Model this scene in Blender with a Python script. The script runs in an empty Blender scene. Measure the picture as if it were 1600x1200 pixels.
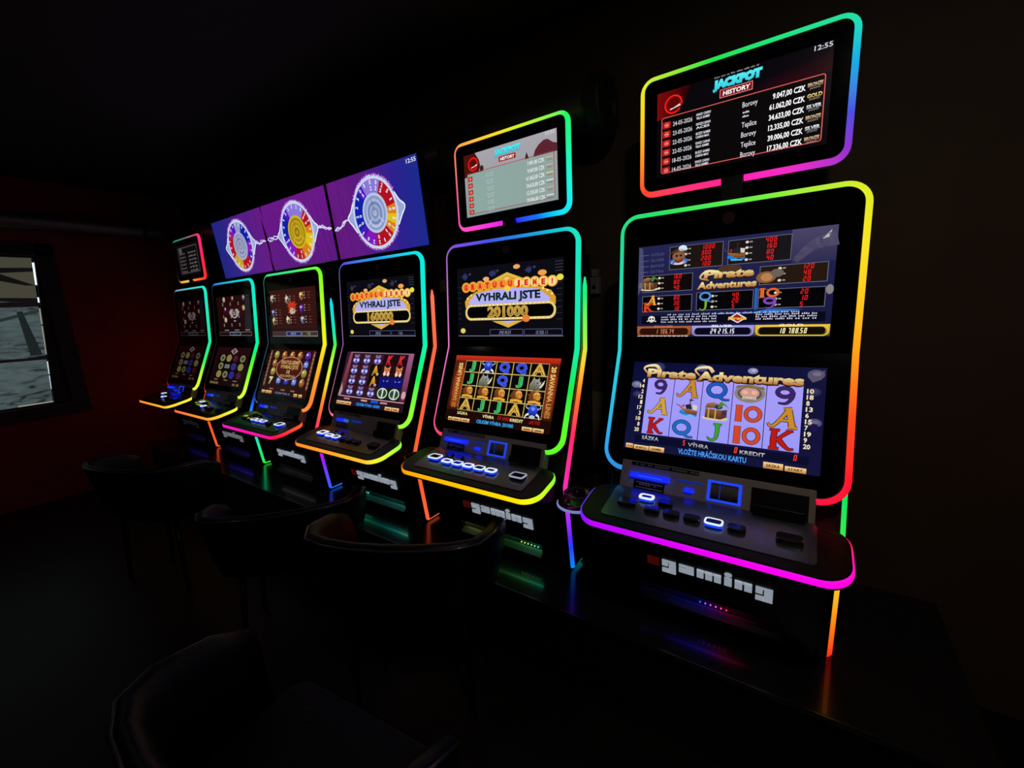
import bpy, bmesh, math, random
from mathutils import Vector, Matrix
random.seed(7)
PI = math.pi
C = bpy.context.scene.collection
sc = bpy.context.scene

# ------------------------------------------------------------------ camera, world, exposure
FLOOR = -0.73                      # floor level below the play consoles (consoles sit at z = 0.73)
def Z(z): return z - FLOOR
cam_d = bpy.data.cameras.new('camera')
cam = bpy.data.objects.new('camera', cam_d); C.objects.link(cam)
cam_d.sensor_fit = 'HORIZONTAL'; cam_d.sensor_width = 36.0
cam_d.lens = 664.2591 * 36.0 / 1600.0
cam_d.clip_start = 0.02
YAW, PITCH, ROLL = 0.605952, 0.188998, -0.053541
F = Vector((-math.sin(YAW)*math.cos(PITCH), math.cos(YAW)*math.cos(PITCH), -math.sin(PITCH)))
R = Vector((math.cos(YAW), math.sin(YAW), 0)); U = R.cross(F)
Rr = R*math.cos(ROLL) + U*math.sin(ROLL); Ur = U*math.cos(ROLL) - R*math.sin(ROLL)
cam.matrix_world = Matrix.Translation((0.20331, -1.42354, Z(0.64469))) @ Matrix((Rr, Ur, -F)).transposed().to_4x4()
sc.camera = cam

w = bpy.data.worlds.new('night'); sc.world = w; w.use_nodes = True
w.node_tree.nodes['Background'].inputs[0].default_value = (0, 0, 0, 1)
w.node_tree.nodes['Background'].inputs[1].default_value = 0
sc.view_settings.view_transform = 'Standard'; sc.view_settings.look = 'None'
sc.view_settings.exposure = 0.0; sc.view_settings.gamma = 1.0
sc.view_settings.use_curve_mapping = False

LED_POWER = 1.05                   # light given off by the colour strips
SCREEN_POWER = 1.0
FILL_POWER = 105.0                       # strength of the two fill lamps added out of view

# ------------------------------------------------------------------ colours and materials
def lin(c): return c/12.92 if c <= 0.04045 else ((c+0.055)/1.055)**2.4
def hexc(h):
    return tuple(lin(int(h[i:i+2], 16)/255.0) for i in (0, 2, 4))
def mixc(a, b, t): return tuple(a[i]*(1-t)+b[i]*t for i in range(3))
def mat(name, col, rough=0.5, metal=0.0, spec=0.5, noise=0.0, nscale=30.0, bump=0.0, coat=0.0):
    m = bpy.data.materials.new(name); m.use_nodes = True
    nt = m.node_tree; b = nt.nodes['Principled BSDF']
    b.inputs['Base Color'].default_value = (*col, 1); b.inputs['Roughness'].default_value = rough
    b.inputs['Metallic'].default_value = metal; b.inputs['Specular IOR Level'].default_value = spec
    b.inputs['Coat Weight'].default_value = coat
    if noise or bump:
        tc = nt.nodes.new('ShaderNodeTexCoord'); n = nt.nodes.new('ShaderNodeTexNoise')
        n.inputs['Scale'].default_value = nscale; n.inputs['Detail'].default_value = 4
        nt.links.new(tc.outputs['Object'], n.inputs['Vector'])
        if noise:
            r = nt.nodes.new('ShaderNodeMix'); r.data_type = 'RGBA'
            r.inputs[6].default_value = (*[c*(1-noise) for c in col], 1)
            r.inputs[7].default_value = (*[c*(1+noise) for c in col], 1)
            nt.links.new(n.outputs['Fac'], r.inputs[0]); nt.links.new(r.outputs[2], b.inputs['Base Color'])
        if bump:
            bp = nt.nodes.new('ShaderNodeBump'); bp.inputs['Strength'].default_value = bump
            bp.inputs['Distance'].default_value = 0.004
            nt.links.new(n.outputs['Fac'], bp.inputs['Height']); nt.links.new(bp.outputs[0], b.inputs['Normal'])
    return m
def emat(name, strength, base=(0.004, 0.004, 0.005), rough=0.2):
    """light-giving surface whose colour is stored along the strip / screen"""
    m = mat(name, base, rough, spec=0.2); nt = m.node_tree; b = nt.nodes['Principled BSDF']
    a = nt.nodes.new('ShaderNodeAttribute'); a.attribute_name = 'glow'
    nt.links.new(a.outputs['Color'], b.inputs['Emission Color'])
    b.inputs['Emission Strength'].default_value = strength
    return m
def emit(name, col, strength, base=(0.01, 0.01, 0.01)):
    m = mat(name, base, 0.3); b = m.node_tree.nodes['Principled BSDF']
    b.inputs['Emission Color'].default_value = (*col, 1); b.inputs['Emission Strength'].default_value = strength
    return m
M = dict(
    black=mat('black gloss plastic', (0.006, 0.006, 0.007), 0.22),
    glass_black=mat('black front glass', (0.003, 0.003, 0.004), 0.08),
    body=mat('black powder coat', (0.008, 0.008, 0.009), 0.38, bump=0.05, nscale=400),
    grey=mat('grey brown fascia', (0.34, 0.30, 0.275), 0.5, noise=0.08, nscale=90),
    deck=mat('dark satin deck', (0.17, 0.175, 0.20), 0.24, metal=0.7, noise=0.1, nscale=60),
    rim=mat('console rim', (0.005, 0.006, 0.005), 0.35, spec=0.25),
    recess=mat('recess black', (0.004, 0.004, 0.005), 0.3),
    key=mat('dark button cap', (0.02, 0.02, 0.023), 0.15, coat=0.6),
    metal=mat('brushed steel', (0.35, 0.35, 0.36), 0.25, metal=1.0, noise=0.15, nscale=80),
    trim=mat('aluminium trim', (0.5, 0.5, 0.5), 0.3, metal=1.0),
    plinth=mat('dark laminate', (0.012, 0.012, 0.013), 0.2, noise=0.3, nscale=25, coat=0.3),
    leather=mat('black leather', (0.003, 0.0027, 0.003), 0.42, spec=0.28, bump=0.25, nscale=180),
    chrome=mat('chair metal', (0.02, 0.02, 0.022), 0.35, metal=1.0),
    wall=mat('dark brown paint', (0.080, 0.046, 0.024), 0.7, noise=0.25, nscale=6, bump=0.1),
    red_wall=mat('dark red paint', (0.27, 0.010, 0.008), 0.75, noise=0.15, nscale=5, bump=0.1),
    ceiling=mat('dark ceiling', (0.020, 0.011, 0.009), 0.8, noise=0.2, nscale=4),
    floor=mat('dark floor', (0.010, 0.007, 0.005), 0.4, noise=0.3, nscale=9, bump=0.05),
    duct=mat('galvanised duct', (0.22, 0.20, 0.17), 0.5, metal=0.85, noise=0.2, nscale=14),
    dark_duct=mat('dark duct collar', (0.02, 0.02, 0.02), 0.45),
    socket=mat('pale plastic', (0.26, 0.25, 0.22), 0.5),
    panel=mat('beige board', (0.25, 0.18, 0.11), 0.6, noise=0.15, nscale=12),
    wframe=mat('window frame', (0.016, 0.013, 0.013), 0.6, noise=0.2, nscale=12),
    screen=emat('lit display', SCREEN_POWER),
    led=emat('colour light strip', LED_POWER, (0.05, 0.05, 0.05), 0.4),
    white_key=emit('lit white button', hexc('e8f2ff'), 1.0),
    ring_key=emit('dim white ring', hexc('a8b0c8'), 0.8),
    blue_key=emit('blue button glow', hexc('1040ff'), 1.2),
    blue=emit('blue slot light', hexc('0818e8'), 2.6),
    blue2=emit('pale blue slot light', hexc('2a70d0'), 0.8),
    blue3=emit('deep blue slot light', hexc('1030a8'), 0.7),
    frame_blue=emit('blue frame light', hexc('2044f0'), 1.0),
    logo=emit('backlit letter', hexc('8f98a4'), 0.9, (0.3, 0.3, 0.3)),
    logo_red=emit('backlit red letter', hexc('500a0a'), 0.55, (0.05, 0.006, 0.006)),
    emblem=emit('dim red emblem', hexc('120406'), 0.6, (0.015, 0.005, 0.006)),
)
def glassmat():
    m = bpy.data.materials.new('clear glass'); m.use_nodes = True
    b = m.node_tree.nodes['Principled BSDF']
    b.inputs['Base Color'].default_value = (0.95, 0.97, 1, 1); b.inputs['Roughness'].default_value = 0.04
    b.inputs['Transmission Weight'].default_value = 1.0; b.inputs['IOR'].default_value = 1.46
    return m
M['glass'] = glassmat()

# ------------------------------------------------------------------ mesh helpers
class MB:
    def __init__(s): s.v = []; s.f = []; s.c = []
    def add(s, vs, fs, col=None):
        n = len(s.v); s.v += [tuple(p) for p in vs]; s.f += [tuple(i+n for i in f) for f in fs]
        s.c += [col]*len(vs) if (col is None or not isinstance(col, list)) else col
        return s
    def box(s, x0, x1, y0, y1, z0, z1):
        vs = [(x, y, z) for z in (z0, z1) for y in (y0, y1) for x in (x0, x1)]
        return s.add(vs, [(0, 2, 3, 1), (4, 5, 7, 6), (0, 1, 5, 4), (2, 6, 7, 3), (0, 4, 6, 2), (1, 3, 7, 5)])
    def hexa(s, a, b):
        """loft between two equal rings of points"""
        n = len(a)
        fs = [tuple(range(n))[::-1], tuple(range(n, 2*n))]
        fs += [(i, (i+1) % n, n+(i+1) % n, n+i) for i in range(n)]
        return s.add(list(a)+list(b), fs)
    def prism_x(s, prof, x0, x1):
        return s.hexa([(x0, y, z) for y, z in prof], [(x1, y, z) for y, z in prof])
    def slab(s, poly, z0, z1, zf=None):
        zf = zf or (lambda x, y: 0)
        return s.hexa([(x, y, z0+zf(x, y)) for x, y in poly], [(x, y, z1+zf(x, y)) for x, y in poly])
    def loft(s, rings, cap=True, closed=True):
        n = len(rings[0]); vs = [p for r in rings for p in r]; fs = []
        for k in range(len(rings)-1):
            for i in range(n if closed else n-1):
                j = (i+1) % n
                fs.append((k*n+i, k*n+j, (k+1)*n+j, (k+1)*n+i))
        if cap and closed:
            fs.append(tuple(range(n))[::-1]); fs.append(tuple((len(rings)-1)*n+i for i in range(n)))
        return s.add(vs, fs)
    def tube(s, pts, r, n=10):
        pts = [Vector(p) for p in pts]; rings = []
        rr = r if isinstance(r, (list, tuple)) else [r]*len(pts)
        up = None
        for i, p in enumerate(pts):
            t = (pts[min(i+1, len(pts)-1)]-pts[max(i-1, 0)]).normalized()
            if up is None: up = Vector((0, 0, 1)) if abs(t.z) < .9 else Vector((1, 0, 0))
            a = t.cross(up).normalized(); up = a.cross(t).normalized()
            rings.append([p+a*(rr[i]*math.cos(2*PI*k/n))+up*(rr[i]*math.sin(2*PI*k/n)) for k in range(n)])
        return s.loft(rings)
    def lathe(s, prof, c=(0, 0, 0), n=28, axis='z'):
        rings = []
        for r, h in prof:
            ring = []
            for k in range(n):
                a = 2*PI*k/n
                if axis == 'z': ring.append((c[0]+r*math.cos(a), c[1]+r*math.sin(a), c[2]+h))
                elif axis == 'x': ring.append((c[0]+h, c[1]+r*math.cos(a), c[2]+r*math.sin(a)))
                else: ring.append((c[0]+r*math.cos(a), c[1]+h, c[2]+r*math.sin(a)))
            rings.append(ring)
        return s.loft(rings)
    def build(s, name, m, parent=None, bevel=0, smooth=False, loc=None, segs=2):
        me = bpy.data.meshes.new(name); me.from_pydata(s.v, [], s.f); me.materials.append(m)
        if any(c is not None for c in s.c):
            at = me.color_attributes.new('glow', 'FLOAT_COLOR', 'POINT')
            for i, c in enumerate(s.c): at.data[i].color = (*(c or (0, 0, 0)), 1)
        else:
            bm = bmesh.new(); bm.from_mesh(me); bmesh.ops.recalc_face_normals(bm, faces=bm.faces)
            bm.to_mesh(me); bm.free()
        if smooth:
            for p in me.polygons: p.use_smooth = True
        o = bpy.data.objects.new(name, me); C.objects.link(o)
        if parent: o.parent = parent
        if loc: o.location = loc
        if bevel:
            b = o.modifiers.new('bevel', 'BEVEL'); b.width = bevel; b.segments = segs; b.limit_method = 'ANGLE'
        if smooth == 'auto' or bevel:
            pass
        return o
def rrect(x0, x1, y0, y1, r, n=6):
    out = []
    for cx, cy, a in ((x1-r, y1-r, 0), (x0+r, y1-r, 90), (x0+r, y0+r, 180), (x1-r, y0+r, 270)):
        for k in range(n+1):
            t = math.radians(a+90*k/n); out.append((cx+r*math.cos(t), cy+r*math.sin(t)))
    return out
def tag(o, label=None, cat=None, group=None, kind=None):
    if label: o['label'] = label
    if cat: o['category'] = cat
    if group: o['group'] = group
    if kind: o['kind'] = kind
    return o
def thing(name, loc, rz=0, **k):
    o = bpy.data.objects.new(name, None); C.objects.link(o); o.location = loc; o.rotation_euler = (0, 0, rz)
    o.empty_display_size = 0.1
    return tag(o, **k)

# ------------------------------------------------------------------ light strips
def stops_at(stops, t):
    if t <= stops[0][0]: return hexc(stops[0][1])
    for (a, ca), (b, cb) in zip(stops, stops[1:]):
        if t <= b: return mixc(hexc(ca), hexc(cb), (t-a)/max(1e-6, b-a))
    return hexc(stops[-1][1])
def strip(name, path, stops, parent, wd=0.018, tilt=30, lip=0.004, taper=False, top=0.0):
    """path: list of (point, outward, front, t). A flat diffuser on a bevelled edge, turned tilt degrees from the front towards the outside,
    seated in a dark channel; top adds a small lit shoulder over the outer edge."""
    mb = MB(); ct, st = math.cos(math.radians(tilt)), math.sin(math.radians(tilt)); face = []; back = []; fc = []; n = len(path)
    for k, (P, O, N, t) in enumerate(path):
        P = Vector(P); O = Vector(O).normalized(); N = Vector(N).normalized()
        w_ = wd*(.35 if taper and k == 0 else 1)
        D = O*ct-N*st; Q = O*st+N*ct; c0 = P+N*lip*.5
        A, B = c0-D*w_/2, c0+D*w_/2; col = stops_at(stops, t)
        ring = [A, A*.65+B*.35+Q*.0016, A*.35+B*.65+Q*.0016, B]
        if top: ring += [B+D*top*.3-Q*top*.5, B+D*top*.3-Q*top]
        face.append(ring); fc += [col]*len(ring)
        back.append([A, ring[-1], ring[-1]-Q*.012, A-Q*.012])
    m_ = len(fc)
    mb.loft(face, closed=False); mb.loft(back)
    mb.c = fc+[(0, 0, 0)]*(4*n)
    mb.f = [f for f in mb.f if not (min(f) >= m_ and sorted((q-m_) % 4 for q in f) == [0, 0, 1, 1])]
    return mb.build(name, M['led'], parent)

# ------------------------------------------------------------------ display drawing kit
_tc = {}
def text_mesh(body, bold):
    k = (body, bold)
    if k not in _tc:
        cu = bpy.data.curves.new('t', 'FONT'); cu.body = body; cu.size = 1; cu.offset = bold; cu.resolution_u = 2
        ob = bpy.data.objects.new('t', cu); C.objects.link(ob)
        dg = bpy.context.evaluated_depsgraph_get(); dg.update()
        me = bpy.data.meshes.new_from_object(ob.evaluated_get(dg))
        vs = [(v.co.x, v.co.y) for v in me.vertices]; fs = [tuple(p.vertices) for p in me.polygons]
        bpy.data.objects.remove(ob); bpy.data.curves.remove(cu); bpy.data.meshes.remove(me)
        _tc[k] = (vs, fs)
    return _tc[k]
class Scr:
    """flat drawing on a 16 x 9 display; P(u, v, n) maps to the display plane"""
    def __init__(s, P, dim=1.0): s.P = P; s.mb = MB(); s.L = 0; s.dim = dim
    def _col(s, col, pts):
        vs = [p[1] for p in pts]; lo, hi = min(vs), max(vs)
        if callable(col): cs = [col(*p) for p in pts]
        elif isinstance(col, tuple):
            a, b = hexc(col[0]), hexc(col[1]); cs = [mixc(b, a, (v-lo)/max(1e-6, hi-lo)) for v in vs]
        else: cs = [hexc(col)]*len(pts)
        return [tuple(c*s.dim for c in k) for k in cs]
    def mesh(s, pts, faces, col):
        s.mb.add([s.P(u, v, s.L*0.00012) for u, v in pts], faces, s._col(col, pts)); return s
    def hgrad(s, stops, v0=0, v1=9):
        for (u0, c0), (u1, c1) in zip(stops, stops[1:]): s.rect(u0, v0, u1, v1, lambda u, v, u0=u0, c0=c0, c1=c1: hexc(c0) if u < u0+1e-4 else hexc(c1))
        return s
    def poly(s, pts, col): return s.mesh(list(pts), [tuple(range(len(pts)))], col)
    def rect(s, u0, v0, u1, v1, col): return s.poly([(u0, v0), (u1, v0), (u1, v1), (u0, v1)], col)
    def rr(s, u0, v0, u1, v1, r, col): return s.poly(rrect(u0, u1, v0, v1, r), col)
    def frame(s, u0, v0, u1, v1, r, wd, col):
        a = rrect(u0, u1, v0, v1, r); b = rrect(u0+wd, u1-wd, v0+wd, v1-wd, max(r-wd, .01)); n = len(a)
        return s.mesh(a+b, [(i, (i+1) % n, n+(i+1) % n, n+i) for i in range(n)], col)
    def ell(s, cu, cv, ru, rv, col, n=24, rot=0):
        pts = []
        for k in range(n):
            a = 2*PI*k/n; x, y = ru*math.cos(a), rv*math.sin(a)
            pts.append((cu+x*math.cos(rot)-y*math.sin(rot), cv+x*math.sin(rot)+y*math.cos(rot)))
        return s.poly(pts, col)
    def ring(s, cu, cv, ru, rv, wd, col, a0=0, a1=360, n=32):
        o = []; i = []
        for k in range(n+1):
            a = math.radians(a0+(a1-a0)*k/n)
            o.append((cu+ru*math.cos(a), cv+rv*math.sin(a))); i.append((cu+(ru-wd)*math.cos(a), cv+(rv-wd)*math.sin(a)))
        return s.mesh(o+i, [(k, k+1, n+2+k, n+1+k) for k in range(n)], col)
    def star(s, cu, cv, ru, rv, n, inner, col, jit=0.0, rot=0):
        pts = []
        for k in range(2*n):
            a = PI*k/n+rot; q = (1 if k % 2 == 0 else inner)*(1+jit*(random.random()-.5))
            pts.append((cu+ru*q*math.cos(a), cv+rv*q*math.sin(a)))
        return s.poly(pts, col)
    def stroke(s, pts, w0, w1, col, smooth=True):
        P = [Vector(p) for p in pts]
        if smooth and len(P) > 2:
            Q = []; E = [P[0]*2-P[1]]+P+[P[-1]*2-P[-2]]
            for i in range(1, len(E)-2):
                for k in range(6):
                    t = k/6; a, b, c, d = E[i-1:i+3]
                    Q.append(0.5*((2*b)+(c-a)*t+(2*a-5*b+4*c-d)*t*t+(3*b-a-3*c+d)*t**3))
            Q.append(P[-1]); P = Q
        n = len(P); l = []; r = []
        for i, p in enumerate(P):
            t = (P[min(i+1, n-1)]-P[max(i-1, 0)]).normalized(); q = Vector((-t.y, t.x))*((w0+(w1-w0)*i/max(1, n-1))/2)
            l.append(tuple(p+q)); r.append(tuple(p-q))
        return s.mesh(l+r, [(i, i+1, n+i+1, n+i) for i in range(n-1)], col)
    def txt(s, body, u0, v0, wd, ht, col, bold=0.0, shear=0.0, rot=0.0, out=None, ow=0.03, exact=False):
        """fit the words into the box u0, v0, wd, ht (cap height), optional outline colour"""
        if out:
            s.txt(body, u0-ow*wd*0.15, v0-ow*ht, wd*(1+ow*0.3), ht*(1+2*ow), out, bold+ow, shear, rot, exact=exact)
            s.L += 1
        vs, fs = text_mesh(body, bold)
        if not vs: return s
        xs = [v[0] for v in vs]; ys = [v[1] for v in vs]; x0, x1, y0, y1 = min(xs), max(xs), min(ys), max(ys)
        if not exact and any(ch.isupper() or ch.isdigit() for ch in body): y0 = 0; y1 = max(q[1] for q in text_mesh('H', bold)[0])
        k = ht/(y1-y0); kx = wd/(x1-x0) if wd else k
        pts = []
        cu, cv = u0+(wd or (x1-x0)*k)/2, v0+ht/2
        for x, y in vs:
            u = u0+(x-x0)*kx; v = v0+(y-y0)*k; u += shear*(v-v0)
            if rot:
                du, dv = u-cu, v-cv; u = cu+du*math.cos(rot)-dv*math.sin(rot); v = cv+du*math.sin(rot)+dv*math.cos(rot)
            pts.append((u, v))
        s.mesh(pts, fs, col)
        if out: s.L -= 1
        return s
    SEG = {'0': 'abcdef', '1': 'bc', '2': 'abged', '3': 'abgcd', '4': 'fgbc', '5': 'afgcd', '6': 'afgedc', '7': 'abc', '8': 'abcdefg', '9': 'abfgcd',
           'D': 'bcdeg', 'E': 'afged', 'M': 'abcef', 'O': 'abcdef'}
    def seg(s, body, u0, v0, cw, ht, col, sh=0.12, tk=0.13):
        """seven-segment figures"""
        w_ = cw*0.66; h = ht; t = tk*ht; u = u0
        def bar(x0, y0, x1, y1):
            s.poly([(u+x+sh*y, v0+y) for x, y in ((x0, y0), (x1, y0), (x1, y1), (x0, y1))], col)
        for ch in body:
            if ch == ' ': u += cw*0.45; continue
            if ch == '.': u -= cw*0.12; bar(0, 0, t, t); u += cw*0.34; continue
            for g in s.SEG.get(ch, ''):
                if g == 'a': bar(t*.3, h-t, w_-t*.3, h)
                if g == 'd': bar(t*.3, 0, w_-t*.3, t)
                if g == 'g': bar(t*.3, h/2-t/2, w_-t*.3, h/2+t/2)
                if g == 'b': bar(w_-t, h/2, w_, h-t*.2)
                if g == 'c': bar(w_-t, t*.2, w_, h/2)
                if g == 'e': bar(0, t*.2, t, h/2)
                if g == 'f': bar(0, h/2, t, h-t*.2)
            u += cw
        return s
    def scribble(s, u0, v0, u1, ht, col, words=8):
        """a line of print too small to read"""
        u = u0; ws = [random.uniform(.5, 1.4) for _ in range(words)]; k = (u1-u0)/(sum(ws)+.25*words)
        for q in ws:
            n = max(2, int(q*4))
            for i in range(n):
                a = u+q*k*i/n; s.rect(a, v0, a+q*k/n*.62, v0+ht*random.choice((.7, .75, 1)), col)
            u += q*k+.25*k
        return s
    def build(s, name, parent): return s.mb.build(name, M['screen'], parent)

# pirate-style figures: serif strokes in a unit box
def glyph(S, ch, cu, cv, wd, ht, col, out='1a1008'):
    def T(p): return (cu+(p[0]-.5)*wd, cv+(p[1]-.5)*ht)
    q = (wd+ht)/2
    G = {
     'A': [([(.0, .2), (.06, .06), (.2, .08), (.42, .4), (.72, .97)], .05, .15), ([(.68, .98), (.76, .5), (.84, .05)], .2, .22), ([(.34, .38), (.6, .36), (.8, .38)], .09, .09), ([(.68, .04), (1.02, .04)], .09, .09), ([(.5, .93), (.8, .97)], .06, .1)],
     'K': [([(.28, .05), (.26, .5), (.3, .96)], .22, .2), ([(.08, .95), (.5, .95)], .09, .09), ([(.08, .05), (.5, .05)], .09, .09), ([(.36, .46), (.6, .7), (.86, .95)], .1, .15), ([(.7, .94), (1, .95)], .07, .07), ([(.44, .52), (.66, .24), (.84, .08), (1.04, .1)], .22, .05)],
     'Q': [('ring', .47, .55, .46, .45, .17), ([(.42, .26), (.62, .16), (.82, .03), (1.08, .04)], .16, .05)],
     'J': [([(.66, .95), (.66, .5), (.62, .2), (.44, .04), (.2, .06), (.06, .2)], .24, .06), ([(.36, .95), (.94, .95)], .1, .08)],
     '9': [('ring', .48, .66, .42, .33, .18), ([(.84, .7), (.8, .36), (.56, .06), (.2, .06)], .2, .06)],
     '1': [([(.5, .05), (.5, .95)], .42, .42), ([(.1, .95), (.9, .95)], .1, .1), ([(.1, .05), (.9, .05)], .1, .1)],
     '0': [('ring', .5, .5, .48, .47, .19)],
    }[ch]
    for ow, c in ((.06, out), (0, col)):
        for g in G:
            if g[0] == 'ring':
                a = T((g[1], g[2])); S.ring(a[0], a[1], (g[3]+ow*.5)*wd, (g[4]+ow*.5)*ht, (g[5]+ow)*q, c)
            else: S.stroke([T(p) for p in g[0]], (g[1]+ow)*q, (g[2]+ow)*q, c)
        S.L += 1
    S.L -= 2
def ten(S, cu, cv, wd, ht, col):
    glyph(S, '1', cu-wd*.32, cv, wd*.34, ht, col); glyph(S, '0', cu+wd*.18, cv, wd*.64, ht, col)

# ------------------------------------------------------------------ what the displays show
SYM = '0a0806'
def gold(S, body, u, v, wd, ht, bold=.02, shear=0): S.txt(body, u, v, wd, ht, ('fff0a8', 'a85a10'), bold, shear, out='201004', ow=.05)
def bg(S, a, b=None): S.L = 0; S.rect(0, 0, 16, 9, a if b is None else (a, b)); S.L = 1
def soft_key(S, u0, v0, u1, v1, word=None):
    S.rect(u0, v0, u1, v1, ('f8d898', 'c07830')); S.L += 1
    if word: S.txt(word, u0+.15*(u1-u0), v0+.28*(v1-v0), .7*(u1-u0), .42*(v1-v0), '3a1c08', .03)
    else: S.rect(u0+.2*(u1-u0), v0+.35*(v1-v0), u0+.8*(u1-u0), v0+.6*(v1-v0), '5a3010')
    S.L -= 1
def emblem(S, cu, cv, r, a='ff2018', b='8a0808'):
    S.ell(cu, cv, r, r, b); S.L += 1; S.ring(cu, cv, r*.95, r*.95, r*.14, a, -8, 322); S.ell(cu, cv+r*.12, r*.62, r*.5, '5a0606'); S.stroke([(cu-r*.35, cv-r*.48), (cu+r*.1, cv-r*.36), (cu+r*.75, cv-r*.2)], r*.1, r*.2, 'ffe0d8'); S.L -= 1

def jackpot_list(S, dark, rows):
    if dark:
        bg(S, '09060c'); S.poly([(0, 6.2), (0, 9), (3.6, 9), (3, 7.4), (2.2, 6.4)], lambda u, v: hexc('7a0a0a') if u < 1 else hexc('160408'))
        S.poly([(8.5, 6.3), (12, 6.35), (16, 6.4), (16, 8.3), (13, 8.2), (10.5, 7.3)], lambda u, v: hexc('280610') if 11 < u and v < 7 else hexc('0a060c'))
    else:
        bg(S, 'a8a4ac', '8a9a9a')
        S.poly([(0, 5.8), (0, 9), (2.2, 9), (2.9, 7.9), (3.1, 7), (2.8, 6.3), (3.5, 6.6), (3.6, 6.2)], '4a1010')
        S.ell(3.35, 6.6, .35, .45, '38201c')
        S.poly([(12.3, 6.2), (12.6, 7), (13.2, 7.6), (14, 8), (14.6, 8), (15.4, 7.4), (16, 7.2), (16, 6.2)], '5c2430')
        S.poly([(10.9, 6.2), (11.25, 7.1), (11.6, 6.2)], '2a2620'); S.L = 2
    emblem(S, 1.75, 7.5, 1.0)
    S.L = 3
    S.txt('JACKPOT', 5.75, 7.45, 4.5, 1.15, ('58f0f8', '28c0d8'), .10, .04, out='083038' if dark else '106878', ow=.03, exact=True)
    S.rect(6.45, 6.72, 9.5, 7.55, 'e88070'); S.L = 4; S.rect(6.52, 6.79, 9.43, 7.48, '7a1020'); S.L = 5
    S.txt('HISTORY', 6.75, 6.92, 2.5, .42, 'ffffff', .03, .1)
    S.scribble(5.9, 8.78, 10.1, .14, '9a9aa0', 8)
    S.L = 2
    if dark: S.rect(.5, .4, 15.55, 6.3, '0a0708')
    else: S.rect(.62, .3, 15.5, 6.2, lambda u, v: hexc('8ca8a0') if u < 8 else hexc('90a4a0'))
    S.L = 3; S.frame(.5, .36, 15.56, 6.34, .25, .08, 'e0605a' if dark else 'a03038')
    for k, (day, a, b, city, am, mtl) in enumerate(rows):
        v = 5.22-k*.965
        S.L = 3; S.rr(.65, v-.08, 1.5, v+.62, .1, 'b01818'); S.L = 4; S.ring(1.08, v+.27, .26, .24, .09, 'ff6a5a', 30, 330); S.rect(.95, v+.22, 1.3, v+.3, 'ffc0b8')
        ink = 'e8e8f0' if dark else 'b8c8c4'
        if dark:
            S.txt(day, 1.75, v, 2.05, .44, 'd8d8e0', .005)
            S.txt(a, 4.2, v+.38, 1.45, .24, ink, .02); S.txt(b, 4.2, v+.02, 1.35, .24, ink, .02)
            if city == '': S.scribble(8.7, v+.38, 9.5, .2, ink, 1); S.scribble(8.7, v, 9.4, .2, ink, 1)
            else: S.txt(city, 8.65, v, 1.35, .5, ink, .0)
        else:
            S.scribble(4.1, v+.36, 5.6, .16, ink, 2); S.scribble(4.2, v+.02, 5.5, .16, ink, 2)
        S.txt(am+' CZK', 14.02-(2.95 if len(am) > 8 else 2.7), v+.05, 2.95 if len(am) > 8 else 2.7, .5, 'ffffff', .025 if dark else .0)
        mc = {'BRONZE': ('f0d0b0', '8a5a38'), 'GOLD': ('fff0a0', 'a07818'), 'SILVER': ('ffffff', '8890a0')}[mtl]
        if dark:
            S.txt(mtl, 14.18, v+.24, 1.2, .34, mc, .035); S.txt('JACKPOT', 14.35, v+.02, .85, .14, 'b0a8a8', 0)
        else:
            S.rect(14.25, v+.3, 15.35, v+.5, mc); S.rect(14.4, v+.06, 15.2, v+.16, '707c80')
    S.L = 5; S.txt('12:55', 14.5 if dark else 14.3, 8.5, 1.4, .42, 'd8d8e0', .01)
ROWS = [('24-05-2026', 'KINGZ1 CASINO', 'VILLA GAMES', 'Borovy', '9.047,00', 'BRONZE'), ('23-05-2026', 'KINGZ4 CASINO', 'ACES', '', '61.062,00', 'GOLD'),
        ('22-05-2026', 'BUZZ7 GAMES', 'CASINO MAX', 'Teplice', '34.633,00', 'SILVER'), ('22-05-2026', 'KINGZ1 CASINO', 'VILLA GAMES', 'Borovy', '12.335,00', 'BRONZE'),
        ('18-05-2026', 'BUZZ7 GAMES', 'CASINO MAX', 'Teplice', '39.006,00', 'SILVER'), ('14-05-2026', 'KINGZ1 CASINO', 'VILLA GAMES', 'Borovy', '17.336,00', 'BRONZE')]
ROWS2 = [('', '', '', 'x', a, m) for a, m in (('7.491,00', 'BRONZE'), ('9.047,00', 'BRONZE'), ('61.062,00', 'GOLD'), ('34.633,00', 'SILVER'), ('12.335,00', 'BRONZE'), ('39.006,00', 'SILVER'))]
def top_near(S): jackpot_list(S, True, ROWS)
def top_mid(S): jackpot_list(S, False, ROWS2)
def top_far(S):
    bg(S, '0c0a0c'); S.frame(1.5, .6, 15, 8.3, .2, .25, '4a4444'); S.L = 2
    S.ell(3.2, 7.4, 1.1, .9, '504a4a')
    for k in range(6):
        v = 6.2-k*1.05; S.scribble(2.2, v, 6.5, .55, '5a5554', 3); S.scribble(8.5, v, 14.2, .55, '6a6664', 3)

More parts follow.
